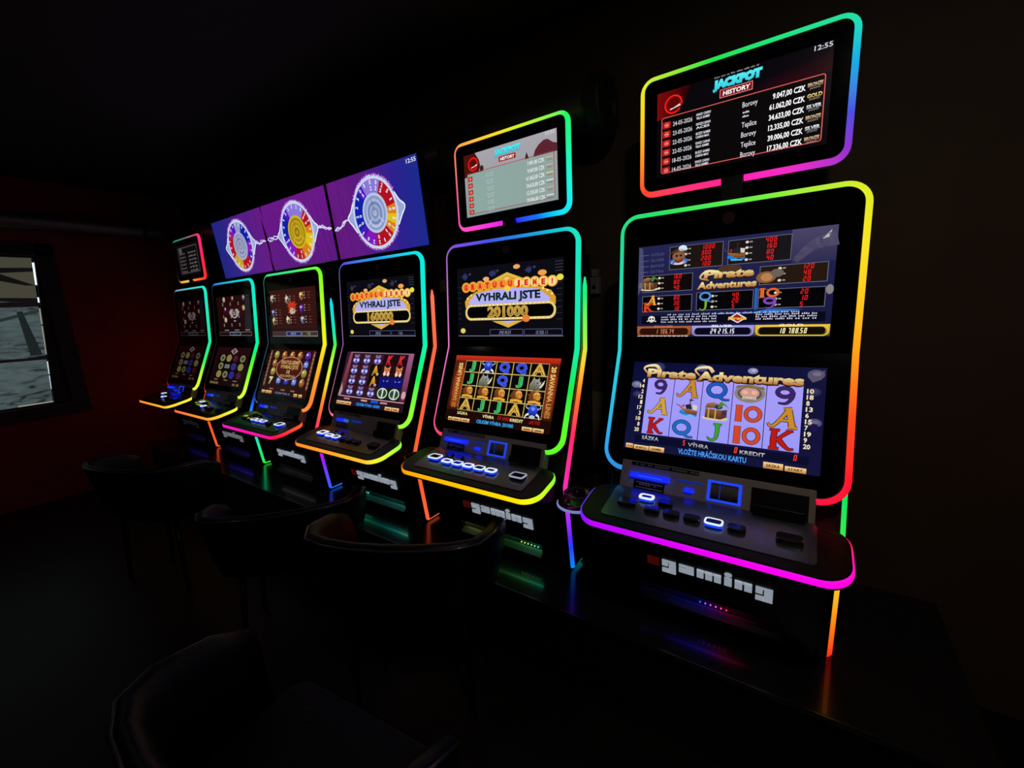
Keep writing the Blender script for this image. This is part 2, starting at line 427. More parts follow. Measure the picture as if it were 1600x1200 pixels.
# --- the pirate game
def skull(S, u, v, k=1.0, a='e8e4dc'):
    S.ell(u, v+.1*k, .62*k, .5*k, a); S.rect(u-.3*k, v-.55*k, u+.3*k, v-.2*k, a)
    S.stroke([(u-.85*k, v-.35*k), (u, v-.15*k), (u+.85*k, v-.4*k)], .16*k, .16*k, a, False)
    S.L += 1
    for q in (-.25, .25): S.ell(u+q*k, v+.05*k, .17*k, .17*k, '181418')
    for q in (-.18, 0, .18): S.rect(u+q*k-.03*k, v-.5*k, u+q*k+.03*k, v-.3*k, '181418')
    S.L -= 1
def chest(S, u, v, k=1.0):
    S.ell(u-.05*k, v-.72*k, 1.15*k, .22*k, 'd8c8a0'); S.L += 1
    S.poly([(u-.95*k, v-.7*k), (u+.45*k, v-.8*k), (u+.5*k, v+.1*k), (u-.95*k, v+.2*k)], ('8a5a34', '4a2a18'))
    S.poly([(u+.45*k, v-.8*k), (u+.95*k, v-.55*k), (u+.95*k, v+.2*k), (u+.5*k, v+.1*k)], '5a3420')
    S.poly([(u-1.0*k, v+.25*k), (u-.85*k, v+.7*k), (u-.3*k, v+.85*k), (u+.2*k, v+.7*k), (u+.3*k, v+.3*k)], ('a87848', '6a4428')); S.L += 1
    for q in (-.7, -.1): S.rect(u+q*k, v-.75*k, u+(q+.12)*k, v+.2*k, 'c8a050')
    S.ell(u+.2*k, v+.4*k, .35*k, .22*k, '2a3050')
    S.rect(u+.6*k, v-.3*k, u+.8*k, v-.05*k, '2a3058')
    for a in (0, .5, 1): S.stroke([(u+.2*k, v+.35*k), (u+(.4+a*.3)*k, v+(.9-a*.2)*k), (u+(.6+a*.5)*k, v+(.7-a*.4)*k)], .22*k, .04*k, '4a8a30')
    S.L -= 2
def ship(S, u, v, k=1.0):
    S.stroke([(u-.7*k, v-.35*k), (u-.2*k, v-.6*k), (u+.3*k, v-.45*k), (u+.9*k, v-.7*k)], .35*k, .3*k, '1880d8')
    S.stroke([(u-.4*k, v-.75*k), (u+.2*k, v-.8*k), (u+.7*k, v-.85*k)], .2*k, .12*k, '60b8f0'); S.L += 1
    S.poly([(u-.75*k, v+.0*k), (u+1.0*k, v-.25*k), (u+.85*k, v-.65*k), (u-.1*k, v-.55*k)], ('b07038', '5c3014'))
    S.stroke([(u-1.1*k, v+.35*k), (u-.5*k, v-.0*k)], .07*k, .1*k, '6a3c1c', False)
    S.stroke([(u+.15*k, v+.95*k), (u+.25*k, v-.2*k)], .07*k, .1*k, '4a2c18', False)
    S.poly([(u-.25*k, v+.3*k), (u+.25*k, v+.45*k), (u+.45*k, v-.1*k), (u-.1*k, v-.1*k)], '20242c'); S.poly([(u+.45*k, v+.4*k), (u+.9*k, v+.3*k), (u+.85*k, v-.15*k), (u+.5*k, v-.1*k)], 'd8d0c0')
    S.poly([(u+.2*k, v+.95*k), (u+.55*k, v+.85*k), (u+.2*k, v+.7*k)], '202020'); S.poly([(u-.6*k, v+.25*k), (u-.3*k, v+.35*k), (u-.35*k, v+.0*k)], 'c02820'); S.L -= 1
def parrot_man(S, u, v, k=1.0):
    S.ell(u, v-.5*k, .95*k, .35*k, '2858a8'); S.ell(u, v-.6*k, .75*k, .25*k, 'd8e0e8'); S.L += 1
    S.ell(u, v, .62*k, .5*k, '8a5a40'); S.poly([(u-1.05*k, v+.25*k), (u-.2*k, v+.75*k), (u+.6*k, v+.7*k), (u+.9*k, v+.15*k), (u, v+.4*k)], '4a3424')
    S.ell(u+.35*k, v+.75*k, .4*k, .3*k, 'd8e8f8'); S.L += 1
    S.ell(u-.2*k, v+.05*k, .12*k, .1*k, '181010'); S.ell(u+.2*k, v+.05*k, .12*k, .1*k, '181010'); S.ell(u, v-.15*k, .14*k, .1*k, '9a6044'); S.stroke([(u-.4*k, v-.4*k), (u, v-.55*k), (u+.4*k, v-.35*k)], .25*k, .25*k, '7a3018'); S.L -= 2
def pirate_title(S, u0, v0, u1, v1, two=False):
    S.L = 5
    if two:
        gold(S, 'Pirate', u0+.55, v0+.62*(v1-v0), .84*(u1-u0), .5*(v1-v0), .05, .12)
        gold(S, 'Adventures', u0, v0, u1-u0, .42*(v1-v0), .05, .1)
        S.L = 8; S.stroke([(u0+1.0, v0+.5*(v1-v0)), (u0+.25, v1*.5+v0*.5+.3), (u0+.8, v1+.1), (u0+1.8, v1-.05), (u0+2.0, v1-.5)], .12, .26, ('fff0a8', 'b06a18'))
    else:
        gold(S, 'Pirate', u0, v0+.06, 4.6, .82*(v1-v0), .05, .05)
        gold(S, 'Adventures', u0+4.7, v0-.02, u1-u0-4.7, .82*(v1-v0), .05, .05); S.L = 8
        for q in (u0-.1, u0+4.75): S.stroke([(q+.15, v0+.4), (q-.25, v0+.9), (q+.1, v1+.15), (q+.9, v1+.2), (q+1.3, v1-.25)], .14, .32, ('ffeeb0', 'b87420'))
def pirate_pay(S):
    bg(S, '232450', '14163a'); 
    S.poly([(13, 6.2), (16, 6.2), (16, 9), (12.9, 9)], lambda u, v: hexc('4a4466') if v > 7 else hexc('2c2c50'))
    S.stroke([(13.2, 6.4), (14.5, 7.6), (16, 8.0)], .5, 1.2, '55506a'); S.poly([(15, 8.0), (15.6, 8.7), (15.5, 8.1)], 'e8e4d8')
    S.poly([(0, 4.2), (.6, 5.2), (.4, 8.8), (0, 9)], '4a4870'); S.ell(.2, 5.2, .2, .3, '807868'); S.ell(15.75, 3.9, .25, .4, '8a8084'); S.L = 2
    S.poly([(7, 2.2), (10.3, 2.2), (11.5, 2.45), (14, 2.35), (12, 2.0), (8, 1.9)], '2a70c8'); S.rect(10.42, 2.4, 10.65, 4.3, '2a60b0')
    for k in range(4): S.txt(['GOLD', 'SILVER', 'BRONZE', 'EXTRA'][k], 1.2, 8.0-k*.55, 1.3, .26, '4a4e78', .01); S.rect(.1, 8.1-k*.55, 1, 8.16-k*.55, '585c88')
    S.L = 3
    boxes = [((2.99, 6.5, 7.7, 8.7), '1c1410', 'rgb'), ((8.1, 6.52, 12.93, 8.68), '181418', 0), ((10.7, 4.55, 15.55, 6.16), '241810', 0), ((.42, 4.45, 5.2, 6.1), '100808', 0),
             ((.47, 2.5, 5.21, 4.08), '060406', 0), ((5.6, 2.5, 10.33, 4.2), '050406', 0), ((10.7, 2.5, 15.5, 4.17), '040406', 0)]
    for b, c, _ in boxes:
        S.L = 3; S.rect(*b, '6a6a80'); S.L = 4; S.rect(b[0]+.05, b[1]+.05, b[2]-.05, b[3]-.05, c)
    S.L = 5
    red = 'ff1c22'
    def col(vals, u, v0, v1, cw=.3):
        for k, t in enumerate(vals):
            v = v0+(v1-v0)*k/max(1, len(vals)-1); S.seg(t, u+(.0 if len(t) > 2 else .12), v-.19, cw, .4, red)
    col(['1000', '300', '200', '100'], 5.85, 8.36, 6.83); col(['400', '160', '80', '40'], 11.0, 8.38, 6.86)
    col(['120', '40', '20'], 13.75, 5.88, 4.86); col(['160', '80', '40'], 3.35, 5.84, 4.78)
    col(['80', '30', '10'], 3.4, 3.8, 2.77); col(['40', '20', '5'], 8.5, 3.79, 2.82); col(['20', '10', '5'], 13.65, 3.82, 2.77)
    for u, vs in ((4.5, (8.36, 7.9, 7.3, 6.83)), (9.6, (8.38, 7.9, 7.4, 6.86)), (12.2, (5.88, 5.4, 4.86)), (2.1, (5.8, 5.3, 4.8)), (2.1, (3.8, 3.3, 2.8)), (7.0, (3.8, 3.3, 2.8)), (12.0, (3.82, 3.3, 2.8))):
        for q in vs: S.ell(u, q, .13, .11, 'e0d8c8'); S.rect(u+.2, q-.05, u+.42, q+.05, 'a8a098')
    parrot_man(S, 3.85, 7.75, .95); ship(S, 8.7, 7.6, .85); chest(S, 1.2, 5.3, .75)
    S.ell(11.2, 5.2, .75, .5, '8a5a38'); S.L = 6; S.ell(11.25, 5.2, .45, .35, 'b88050'); S.ell(12, 5.5, .5, .35, '6a6058')
    S.L = 6; glyph(S, 'A', 1.35, 3.65, 1.0, .95, 'f0a838'); glyph(S, 'K', 1.05, 2.95, 1.1, .95, 'e84020'); S.L = 6; glyph(S, 'Q', 6.4, 3.75, 1.15, .95, '4a90d8'); glyph(S, 'J', 6.3, 3.0, .9, 1.0, '78a838'); ten(S, 11.5, 3.85, 1.6, .85, 'e06828'); glyph(S, '9', 11.6, 3.0, 1.15, 1.0, '8048b8')
    S.L = 4; S.ell(8.3, 6.15, 1.0, .4, '4a3428'); pirate_title(S, 5.6, 4.5, 10.5, 6.0, True)
    S.L = 4; S.rect(.45, 1.28, 15.6, 2.1, '08081a'); S.L = 5
    skull(S, 1.45, 1.75, .55)
    S.scribble(3, 2.1, 14, .16, 'b8b8d8', 16)
    for k in range(3): S.scribble(2.4, 1.88-k*.24, 7.6, .14, 'd0d0e8', 8); S.scribble(10.6, 1.92-k*.2, 15.2, .14, 'd0d0e8', 7)
    S.poly([(8.4, 1.7), (9.1, 2.2), (9.9, 1.7), (9.2, 1.25)], 'e8e0f0'); S.L = 6; S.poly([(8.6, 1.7), (9.1, 2.08), (9.7, 1.7), (9.2, 1.36)], 'a02018'); S.L = 7; S.txt('Pirate', 8.4, 1.55, 1.5, .28, 'f0b838', .04, .1)
    for (a, b, c1, c2, ink, t, tu, cap) in ((.03, 5.25, 'b06038', '2a1008', 'c87858', '1706.74', 1.9, 'BRONZE'), (5.3, 10.55, 'a8a0e8', '08081c', 'f4f4ff', '24215.15', 6.95, 'SILVER'), (10.6, 15.97, 'f0c840', '100c04', 'fff0b8', '10788.50', 12.4, 'GOLD')):
        S.L = 4; S.rect(a, .05, b, 1.05, (c1, c2)); S.L = 5; S.frame(a+.06, .08, b-.06, .95, .4, .09, c1); S.L = 6; S.rr(a+.28, .2, b-.28, .86, .3, c2); S.L = 7
        k = t.index('.'); s = t[:k-3]+' '+t[k-3:]
        S.seg(s, tu, .3, .27, .46, ink, .14, .14); S.txt(cap, (a+b)/2-.9, .92, 1.8, .18, ink, .03)
    S.L = 7; S.scribble(.1, .02, 5.1, .1, 'f0e8e8', 12)
def pirate_reels(S):
    bg(S, '0c0e38', '14143a')
    for (u, v, r, c) in ((.5, 6.6, .5, '8a8ab0'), (2.4, 8.5, .7, '3c4078'), (6.5, 8.6, .5, '6a70a8'), (10.7, 8.5, .4, 'b0b0d8'), (15.3, 8.4, .6, '706a88'), (15.4, 4.3, .5, '686488'), (15.2, 6.9, .5, '3a3860'), (.7, 5.6, .45, '3a3a68')):
        S.ell(u, v, r, r*.7, lambda p, q, c=c: mixc(hexc(c), hexc('101238'), .45)); S.L = 2; S.ell(u+.05, v+.05, r*.5, r*.3, c); S.L = 1
    S.poly([(14.7, 8.2), (15.9, 8.8), (15.7, 8.0), (15.1, 7.7)], '5a5064'); S.L = 2; S.ell(15.4, 3.9, .28, .33, '20104a')
    S.rect(1.6, 1.66, 14.49, 7.38, ('a89cf8', '9a98f8')); S.L = 3
    for u in (4.17, 6.73, 9.28, 11.88): S.rect(u-.03, 1.66, u+.03, 7.38, '1c1c48')
    S.L = 4
    glyph(S, '9', 2.9, 6.5, 1.35, 1.5, '3a2468'); glyph(S, 'A', 5.45, 6.5, 1.9, 1.7, 'c88830'); glyph(S, 'Q', 8.0, 6.45, 1.85, 1.7, '2058c0'); glyph(S, '9', 13.25, 6.45, 1.6, 1.6, '3a2468')
    S.ell(10.6, 6.4, 1.2, .8, '5a524c'); S.L = 5; S.ring(10.6, 6.4, 1.2, .85, .25, '8a8078'); S.ell(10.6, 6.45, .75, .5, 'c89a88'); S.L = 6
    for q in (-.35, .35): S.ell(10.6+q, 6.5, .22, .18, 'f0b0a0')
    for q in range(-3, 4): S.rect(10.6+q*.16-.05, 5.85, 10.6+q*.16+.05, 6.1, 'd8d0c0')
    S.poly([(9.4, 6.8), (9.6, 7.1), (10.6, 6.9), (11.6, 7.1), (11.8, 6.8), (10.6, 7.15)], '7a6a4a'); S.L = 4
    glyph(S, 'A', 2.9, 4.55, 1.9, 1.6, 'd0a040'); ship(S, 5.6, 4.6, .95); chest(S, 8.05, 4.55, .95); ten(S, 10.6, 4.55, 2.2, 1.5, 'd04828'); glyph(S, 'A', 13.2, 4.5, 2.1, 1.75, 'c88a28')
    glyph(S, 'K', 2.75, 2.55, 1.6, 1.6, 'b01818'); glyph(S, 'Q', 5.3, 2.6, 1.75, 1.6, '2068c0'); glyph(S, 'J', 8.1, 2.6, 1.3, 1.6, '38a030'); ten(S, 10.6, 2.6, 2.2, 1.55, 'd04828'); glyph(S, 'K', 13.1, 2.6, 1.9, 1.75, 'b81a14')
    pirate_title(S, 1.45, 7.42, 14.5, 8.45); S.L = 4
    for k, t in enumerate(('4', '14', '2', '12', '1', '17', '3', '10', '8', '20')): S.txt(t, 1.3-.22*len(t), 6.85-k*.56, .22*len(t), .38, 'f0e0b8', .03)
    for k, t in enumerate(('10', '18', '8', '13', '6', '15', '7', '19', '9', '20')): S.txt(t, 14.75, 6.75-k*.52, .24*len(t), .38, 'f0e0b8', .03)
    S.rect(1, .75, 15.2, 1.45, '0a0c2a'); S.L = 5
    S.txt('SÁZKA', 1.7, 1.08, 1.6, .34, ('e8e8f0', '787890'), .02); S.seg('5', 5.5, 1.0, .3, .5, 'ff4a2a'); S.txt('VÝHRA', 6.0, .95, 1.75, .36, ('d8d8e0', '606070'), .02)
    S.seg('0', 9.8, .95, .32, .52, 'ff4a2a'); S.txt('KREDIT', 10.25, .92, 1.9, .34, ('d8d8e0', '686878'), .02); S.seg('0', 14.15, .98, .32, .5, 'ff3a2a')
    S.txt('VLOŽTE HRÁČSKOU KARTU', 5.2, .2, 5.6, .46, '4aa0ff', .02)
    for a, b, c, d, t in ((.22, .05, .92, .5, '<1'), (1.02, -.02, 2.48, .45, 'INFO'), (2.54, .0, 3.93, .5, 'GAMBL'), (12.08, -.02, 13.5, .55, 'SÁZKA'), (13.62, -.04, 15.08, .45, 'START')): soft_key(S, a, max(.02, b), c, d, t)

# --- the win banner of the two middle machines
def banner(S, amount, tint, s1, s2):
    bg(S, '0c0c14', '0a0a10')
    for k in range(4): S.rect(14.9, 8.6-k*.35, 15.9, 8.65-k*.35, '4a4a60')
    for u, v in ((1.4, 7.9), (5.9, 8.0), (11.3, 8.0)): S.star(u, v, .6, .5, 8, .6, tint, .5); S.ell(u+.8, v+.25, .2, .15, '383c60')
    for k in range(7): S.rect(.2, 6.5-k*.7, .55, 6.6-k*.7, '303048'); S.rect(15.1, 6.2-k*.7, 15.8, 6.26-k*.7, '3a3038')
    S.L = 2; S.poly([(5.4, 7.0), (8.15, 7.95), (10.7, 7.0), (10.4, 6.7), (8.15, 7.5), (5.7, 6.7)], 'e8b840'); S.poly([(6, 6.7), (8.15, 7.45), (10.2, 6.7)], 'f0d070')
    S.poly([(5.8, 1.95), (8.3, 1.1), (10.5, 1.95)], 'e0b040'); S.L = 3; S.poly([(7, 1.95), (8.3, 1.6), (9.4, 1.95)], 'b8b0e8'); S.L = 2
    arch = [(1.4, 3.8), (1.3, 4.6), (1.9, 5.3), (3.4, 5.9), (8, 6.2), (12.6, 6.0), (14.4, 5.4), (15.0, 4.6), (15, 3.8)]
    S.poly(arch, 'd8a030'); S.L = 3; S.poly([(2.0, 4.0), (2.0, 4.6), (3.2, 5.6), (8, 6.1), (12.6, 5.7), (14.2, 4.6), (14.2, 4.0)], 'b4b0f4')
    for q, r in ((1.75, 5.0), (2.4, 5.4), (14.5, 5.0), (13.9, 5.4), (13.3, 5.7)): S.ell(q, r, .13, .13, 'fff0b0')
    S.L = 4; S.rr(1.36, 2.1, 15.05, 4.15, .95, 'e8cc78'); S.L = 5; S.rr(1.68, 2.4, 14.75, 3.88, .72, '040304')
    for k in range(20):
        for v in (2.25, 4.01): S.ell(2.4+k*.61, v, .09, .08, 'fff8e0')
    S.L = 5; S.txt('VYHRALI JSTE', 3.15, 4.62, 9.8, .95, ('0c1c28', '0a3418'), .045)
    S.L = 6; n = len(amount); wd = 6.2; S.txt(amount, 5.05, 2.58, wd, 1.24, 'e8c060', .055); S.L = 7; S.txt(amount, 5.1, 2.63, wd-.1, 1.14, '6a480c', .02); S.L = 8; S.txt(amount, 5.15, 2.69, wd-.2, 1.02, ('e0b850', 'b88830'), -.008)
    for k, ch in enumerate('GRATULUJEME!'):
        u = 1.55+k*1.18; v = 6.45+.12*math.sin(PI*k/11); S.L = 6; S.ell(u, v, .72, .66, 'f0b030'); S.L = 7; S.ell(u, v, .56, .52, 'f8d890' if k > 6 else 'f08838'); S.L = 8
        S.txt(ch, u-(.1 if ch == '!' else .27), v-.33, .2 if ch == '!' else .54, .66, 'd81818', .06)
    S.L = 9
    for u, v, r, c in ((10.95, 2.2, .55, 'e88030'), (.9, .75, .42, 'e8d060'), (15.55, 6.8, .45, 'e8e040'), (8.2, 5.95, .45, 'f0d040'), (13.2, 7.5, .6, 'f0a050'), (9.6, 8.5, .5, 'e8a868'), (4.9, 7.35, .5, 'e8b070')): S.ell(u, v, r, r*(.55 if v > 7 else .8), c)
    S.L = 3; S.rect(.1, .02, 16, .09, '8a8aa0'); S.frame(5.4, .14, 10.5, .92, .12, .07, '585890'); S.frame(10.65, .14, 15.9, .92, .12, .07, '50507c')
    S.seg(s1, 6.9, .25, .25, .45, '8a90a8'); S.seg(s2, 12.2, .25, .25, .45, '6a7088')
def banner_mid(S): banner(S, '201000', '2c3460', '24214.37', '10788.11')
def banner_far(S): banner(S, '160000', '383040', '24213', '7786')
def outlined(S, ch, cu, cv, wd, ht, edge, fill, inner):
    S.txt(ch, cu-wd/2, cv-ht/2, wd, ht, edge, .07, exact=True); S.L += 1; S.txt(ch, cu-wd/2+.08, cv-ht/2+.08, wd-.16, ht-.16, fill, .03, exact=True); S.L += 1
    S.txt(ch, cu-wd/2+.14, cv-ht/2+.14, wd-.28, ht-.28, inner, -.015, exact=True); S.L -= 2
def lion(S, u, v):
    S.star(u-.1, v+.1, .95, .8, 11, .8, ('8a4a1c', '4a2410'), .25); S.L += 1; S.ell(u+.2, v+.2, .5, .5, ('f0b050', 'a86020')); S.star(u-.3, v-.1, .5, .5, 7, .6, '6a3c18', .3); S.L += 1
    S.poly([(u+.3, v+.05), (u+.75, v-.05), (u+.5, v-.3), (u+.2, v-.2)], 'd89038'); S.ell(u+.15, v+.3, .08, .07, '201008'); S.ell(u+.5, v+.3, .07, .06, '201008')
    S.stroke([(u-.9, v-.6), (u, v-.5), (u+.85, v-.65)], .3, .3, 'e8a838', False); S.L -= 2
def rhino(S, u, v):
    S.poly([(u-.95, v-.85), (u-.9, v-.1), (u-.6, v+.4), (u-.45, v+.78), (u-.25, v+.5), (u+.1, v+.48), (u+.3, v+.72), (u+.38, v+.35), (u+.55, v-.2), (u+.75, v-.55), (u+.45, v-.85), (u-.1, v-.75)], ('a8a898', '56564c')); S.L += 1
    S.poly([(u+.42, v-.55), (u+.75, v-.45), (u+1.0, v-.05), (u+1.08, v+.45), (u+.75, v+.0)], 'e0dcd0'); S.poly([(u+.36, v-.1), (u+.62, v+.3), (u+.55, v-.15)], 'd0ccc0'); S.ell(u+.1, v+.05, .1, .09, '181810')
    S.stroke([(u-.7, v-.6), (u-.4, v-.1), (u-.3, v+.4)], .08, .08, '4a4a40'); S.stroke([(u-.3, v-.7), (u-.1, v-.3), (u+.1, v-.2)], .07, .07, '4a4a40'); S.ell(u+.6, v-.62, .06, .05, '303028'); S.L -= 1
def bull(S, u, v):
    S.poly([(u-.75, v+.4), (u, v+.9), (u+.75, v+.4), (u+.55, v-.2), (u, v-.5), (u-.55, v-.2)], ('3a60e8', '1020a0')); S.L += 1
    S.poly([(u-.3, v+.35), (u, v+.6), (u+.3, v+.35), (u, v+.05)], '6a90ff')
    for q in (-1, 1):
        S.stroke([(u+q*.6, v+.3), (u+q*1.0, v+.5), (u+q*.85, v+.85)], .14, .06, 'b0b8d0'); S.stroke([(u+q*.5, v-.3), (u+q*.85, v-.5), (u+q*1.0, v-.9)], .3, .1, 'e0e4ee')
    S.ell(u, v-.65, .4, .22, 'b8c0d0'); S.L -= 1
def safari(S):
    bg(S, '5a2010', '2c100c'); S.rect(0, 8.3, 16, 9, ('c83018', 'a02010'))
    for k in range(26): S.rect(random.uniform(.2, 1.4), random.uniform(1.6, 8), random.uniform(1.5, 1.9), random.uniform(1.6, 8), random.choice(('8a3414', 'a84a18', '501c10'))) if k < 10 else S.rect(random.uniform(14.7, 15.2), random.uniform(1.6, 8), random.uniform(15.3, 15.9), random.uniform(1.6, 8), random.choice(('8a3414', 'a0401c', '481a10')))
    S.L = 2; S.rect(0, 0, 16, 1.5, '1c0a08'); S.rect(1.9, 1.57, 14.62, 8.32, 'c8b060'); S.L = 3
    us = [1.9, 4.38, 7.0, 9.56, 12.08, 14.62]; vs = [8.32, 6.74, 4.92, 3.23, 1.57]
    for i in range(5):
        for j in range(4): S.rect(us[i]+.06, vs[j+1]+.06, us[i+1]-.06, vs[j]-.06, '0a0606')
    grid = ['JBQQA', 'JRQJR', 'LLLLL', 'AJJAB']
    for j in range(4):
        for i in range(5):
            cu = (us[i]+us[i+1])/2; cv = (vs[j]+vs[j+1])/2; S.L = 4; t = grid[j][i]
            if t == 'J': outlined(S, 'J', cu, cv, .95, 1.4, '60e088', '106030', '38c868')
            if t == 'Q': outlined(S, 'Q', cu, cv, 1.65, 1.5, '5a70ff', '1420a0', '4860f8')
            if t == 'A': outlined(S, 'A', cu, cv, 1.9, 1.45, 'f0b848', '6a4008', 'f0c868')
            if t == 'B': bull(S, cu, cv)
            if t == 'R': rhino(S, cu-.1, cv)
            if t == 'L': lion(S, cu, cv)
    S.L = 5
    S.txt('20 SAVANNA LINES', -2.0, 4.55, 6.2, .62, ('f8d880', 'b07828'), .03, 0, PI/2); S.txt('20 SAVANNA LINES', 12.2, 4.55, 6.2, .62, ('f8d880', 'b07828'), .03, 0, -PI/2)
    S.txt('SÁZKA', 2.0, .98, 1.75, .34, 'f0e0a0', .02); S.txt('VÝHRA', 6.2, .92, 1.8, .36, 'f0e0a0', .03); S.seg('201000', 8.5, .92, .3, .42, 'c82018'); S.txt('KREDIT', 10.4, .92, 1.85, .36, 'f0e0a0', .03); S.seg('DEMO', 13.1, .92, .38, .42, 'c82018')
    S.txt('CELKEM VÝHRA: 201000', 5.4, .16, 5.6, .42, '3ab0f8', .02)
    for a, c in ((.62, 1.22), (1.32, 2.78), (2.88, 4.25), (12.25, 13.66), (13.76, 15.2)): soft_key(S, a, .02, c, .5)

# --- the animal game on the third machine
def hippo(S, u, v):
    S.ell(u, v+.35, .6, .4, '4a4a88'); S.ell(u, v-.3, .8, .5, '6a6ac0'); S.L += 1
    S.ell(u-.45, v+.55, .22, .16, 'b0607a'); S.ell(u+.45, v+.55, .22, .16, 'b0607a'); S.ell(u, v+.25, .45, .22, '3c3c70')
    S.ell(u-.45, v-.25, .32, .25, 'c0c0ff'); S.ell(u+.45, v-.25, .32, .25, 'c0c0ff'); S.poly([(u-.3, v-.55), (u, v-.2), (u+.3, v-.55)], '18183c'); S.L += 1
    S.ell(u-.2, v+.35, .09, .08, 'e0e0ff'); S.ell(u+.2, v+.35, .09, .08, 'e0e0ff'); S.L -= 2
def fox(S, u, v):
    S.poly([(u-.7, v+.85), (u-.25, v+.5), (u+.25, v+.5), (u+.7, v+.85), (u+.65, v-.1), (u, v-.8), (u-.65, v-.1)], ('e89058', 'a03828')); S.L += 1
    S.poly([(u-.75, v-.4), (u-.4, v+.05), (u-.1, v-.6), (u-.5, v-.85)], 'f0d0c8'); S.poly([(u+.75, v-.4), (u+.4, v+.05), (u+.1, v-.6), (u+.5, v-.85)], 'f0d0c8'); S.ell(u-.28, v+.2, .1, .08, '200808'); S.ell(u+.28, v+.2, .1, .08, '200808'); S.L -= 1
def animals(S):
    bg(S, '3a1c34', '2a1424'); S.poly([(0, 1.5), (.9, 9), (1.5, 9), (1.3, 1.5)], ('a04858', '3c1c30')); S.rect(14.9, 1.5, 16, 9, ('a05888', '5a2438')); S.rect(1, 8.85, 16, 9, '8a7888'); S.L = 2
    S.poly([(0, 1.6), (.4, 3.8), (.9, 2.4), (.6, 1.6)], 'b09098'); S.ell(15.5, 2.6, .45, .6, 'd0a0a8'); S.rect(1.45, 1.6, 14.8, 8.75, '1a0a14'); S.L = 3
    us = [1.45+k*2.67 for k in range(6)]; vs = [8.75, 7.0, 5.2, 3.5, 1.65]
    grid = ['HHHKK', 'HHAFF', 'HHAEE', 'HHHPP']
    for j in range(4):
        for i in range(5):
            t = grid[j][i]; cu = us[i]+1.33; cv = (vs[j]+vs[j+1])/2; S.L = 3
            S.rect(us[i]+.05, vs[j+1]+.05, us[i+1]-.05, vs[j]-.05, {'H': '341826', 'K': '200810', 'A': '140a08', 'F': '280e10', 'E': '10126a', 'P': '182018'}[t]); S.L = 4
            if t == 'H': hippo(S, cu, cv)
            if t == 'K': S.txt('K', cu-.6, cv-.7, 1.2, 1.4, ('e83838', '981420'), .07, .2)
            if t == 'A': S.txt('A', cu-.8, cv-.75, 1.6, 1.5, ('f0b030', '906018'), .06); S.ell(cu+.6, cv-.6, .3, .2, 'a8b0d0')
            if t == 'F': fox(S, cu, cv)
            if t == 'E': S.poly([(cu-1, cv+.7), (cu-.2, cv), (cu+.3, cv+.1), (cu+1.1, cv+.7), (cu+.7, cv-.7), (cu, cv-.3), (cu-.8, cv-.7)], '0c1070'); S.L = 5; S.poly([(cu-.5, cv+.3), (cu-.1, cv+.15), (cu-.2, cv)], '8a98ff'); S.poly([(cu+.3, cv+.2), (cu+.9, cv+.3), (cu+.5, cv+.05)], '8a98ff')
            if t == 'P': S.ell(cu, cv, 1.15, .85, '506850'); S.L = 5; S.ring(cu, cv, 1.15, .85, .2, 'c8d8c0'); S.ell(cu-.5, cv, .3, .5, '2a4030'); S.ell(cu+.5, cv, .3, .5, '2a4030'); S.stroke([(cu, cv+.7), (cu+.05, cv), (cu, cv-.7)], .35, .2, 'd8e0e8')
    S.L = 3; S.rect(0, 1.4, 15.9, 1.52, 'e0a8b0'); S.rect(0, 0, 16, 1.38, '28121e'); S.L = 4
    S.rect(1.8, .95, 3.3, 1.2, 'c08088'); S.rect(6.2, .95, 7.7, 1.2, 'e0a090'); S.rect(8.6, .9, 10.3, 1.3, '1858d0'); S.rect(10.8, .95, 12.4, 1.2, 'c09098'); S.rect(5, .12, 11.2, .7, '081840'); S.L = 5
    S.txt('CELKEM VÝHRA 160000', 5.2, .2, 5.7, .42, '3a9af8', .02)
    for a, c in ((.05, .8), (.9, 2.4), (2.5, 3.9), (12.1, 13.6), (13.7, 15.2)): soft_key(S, a, .04, c, .6)

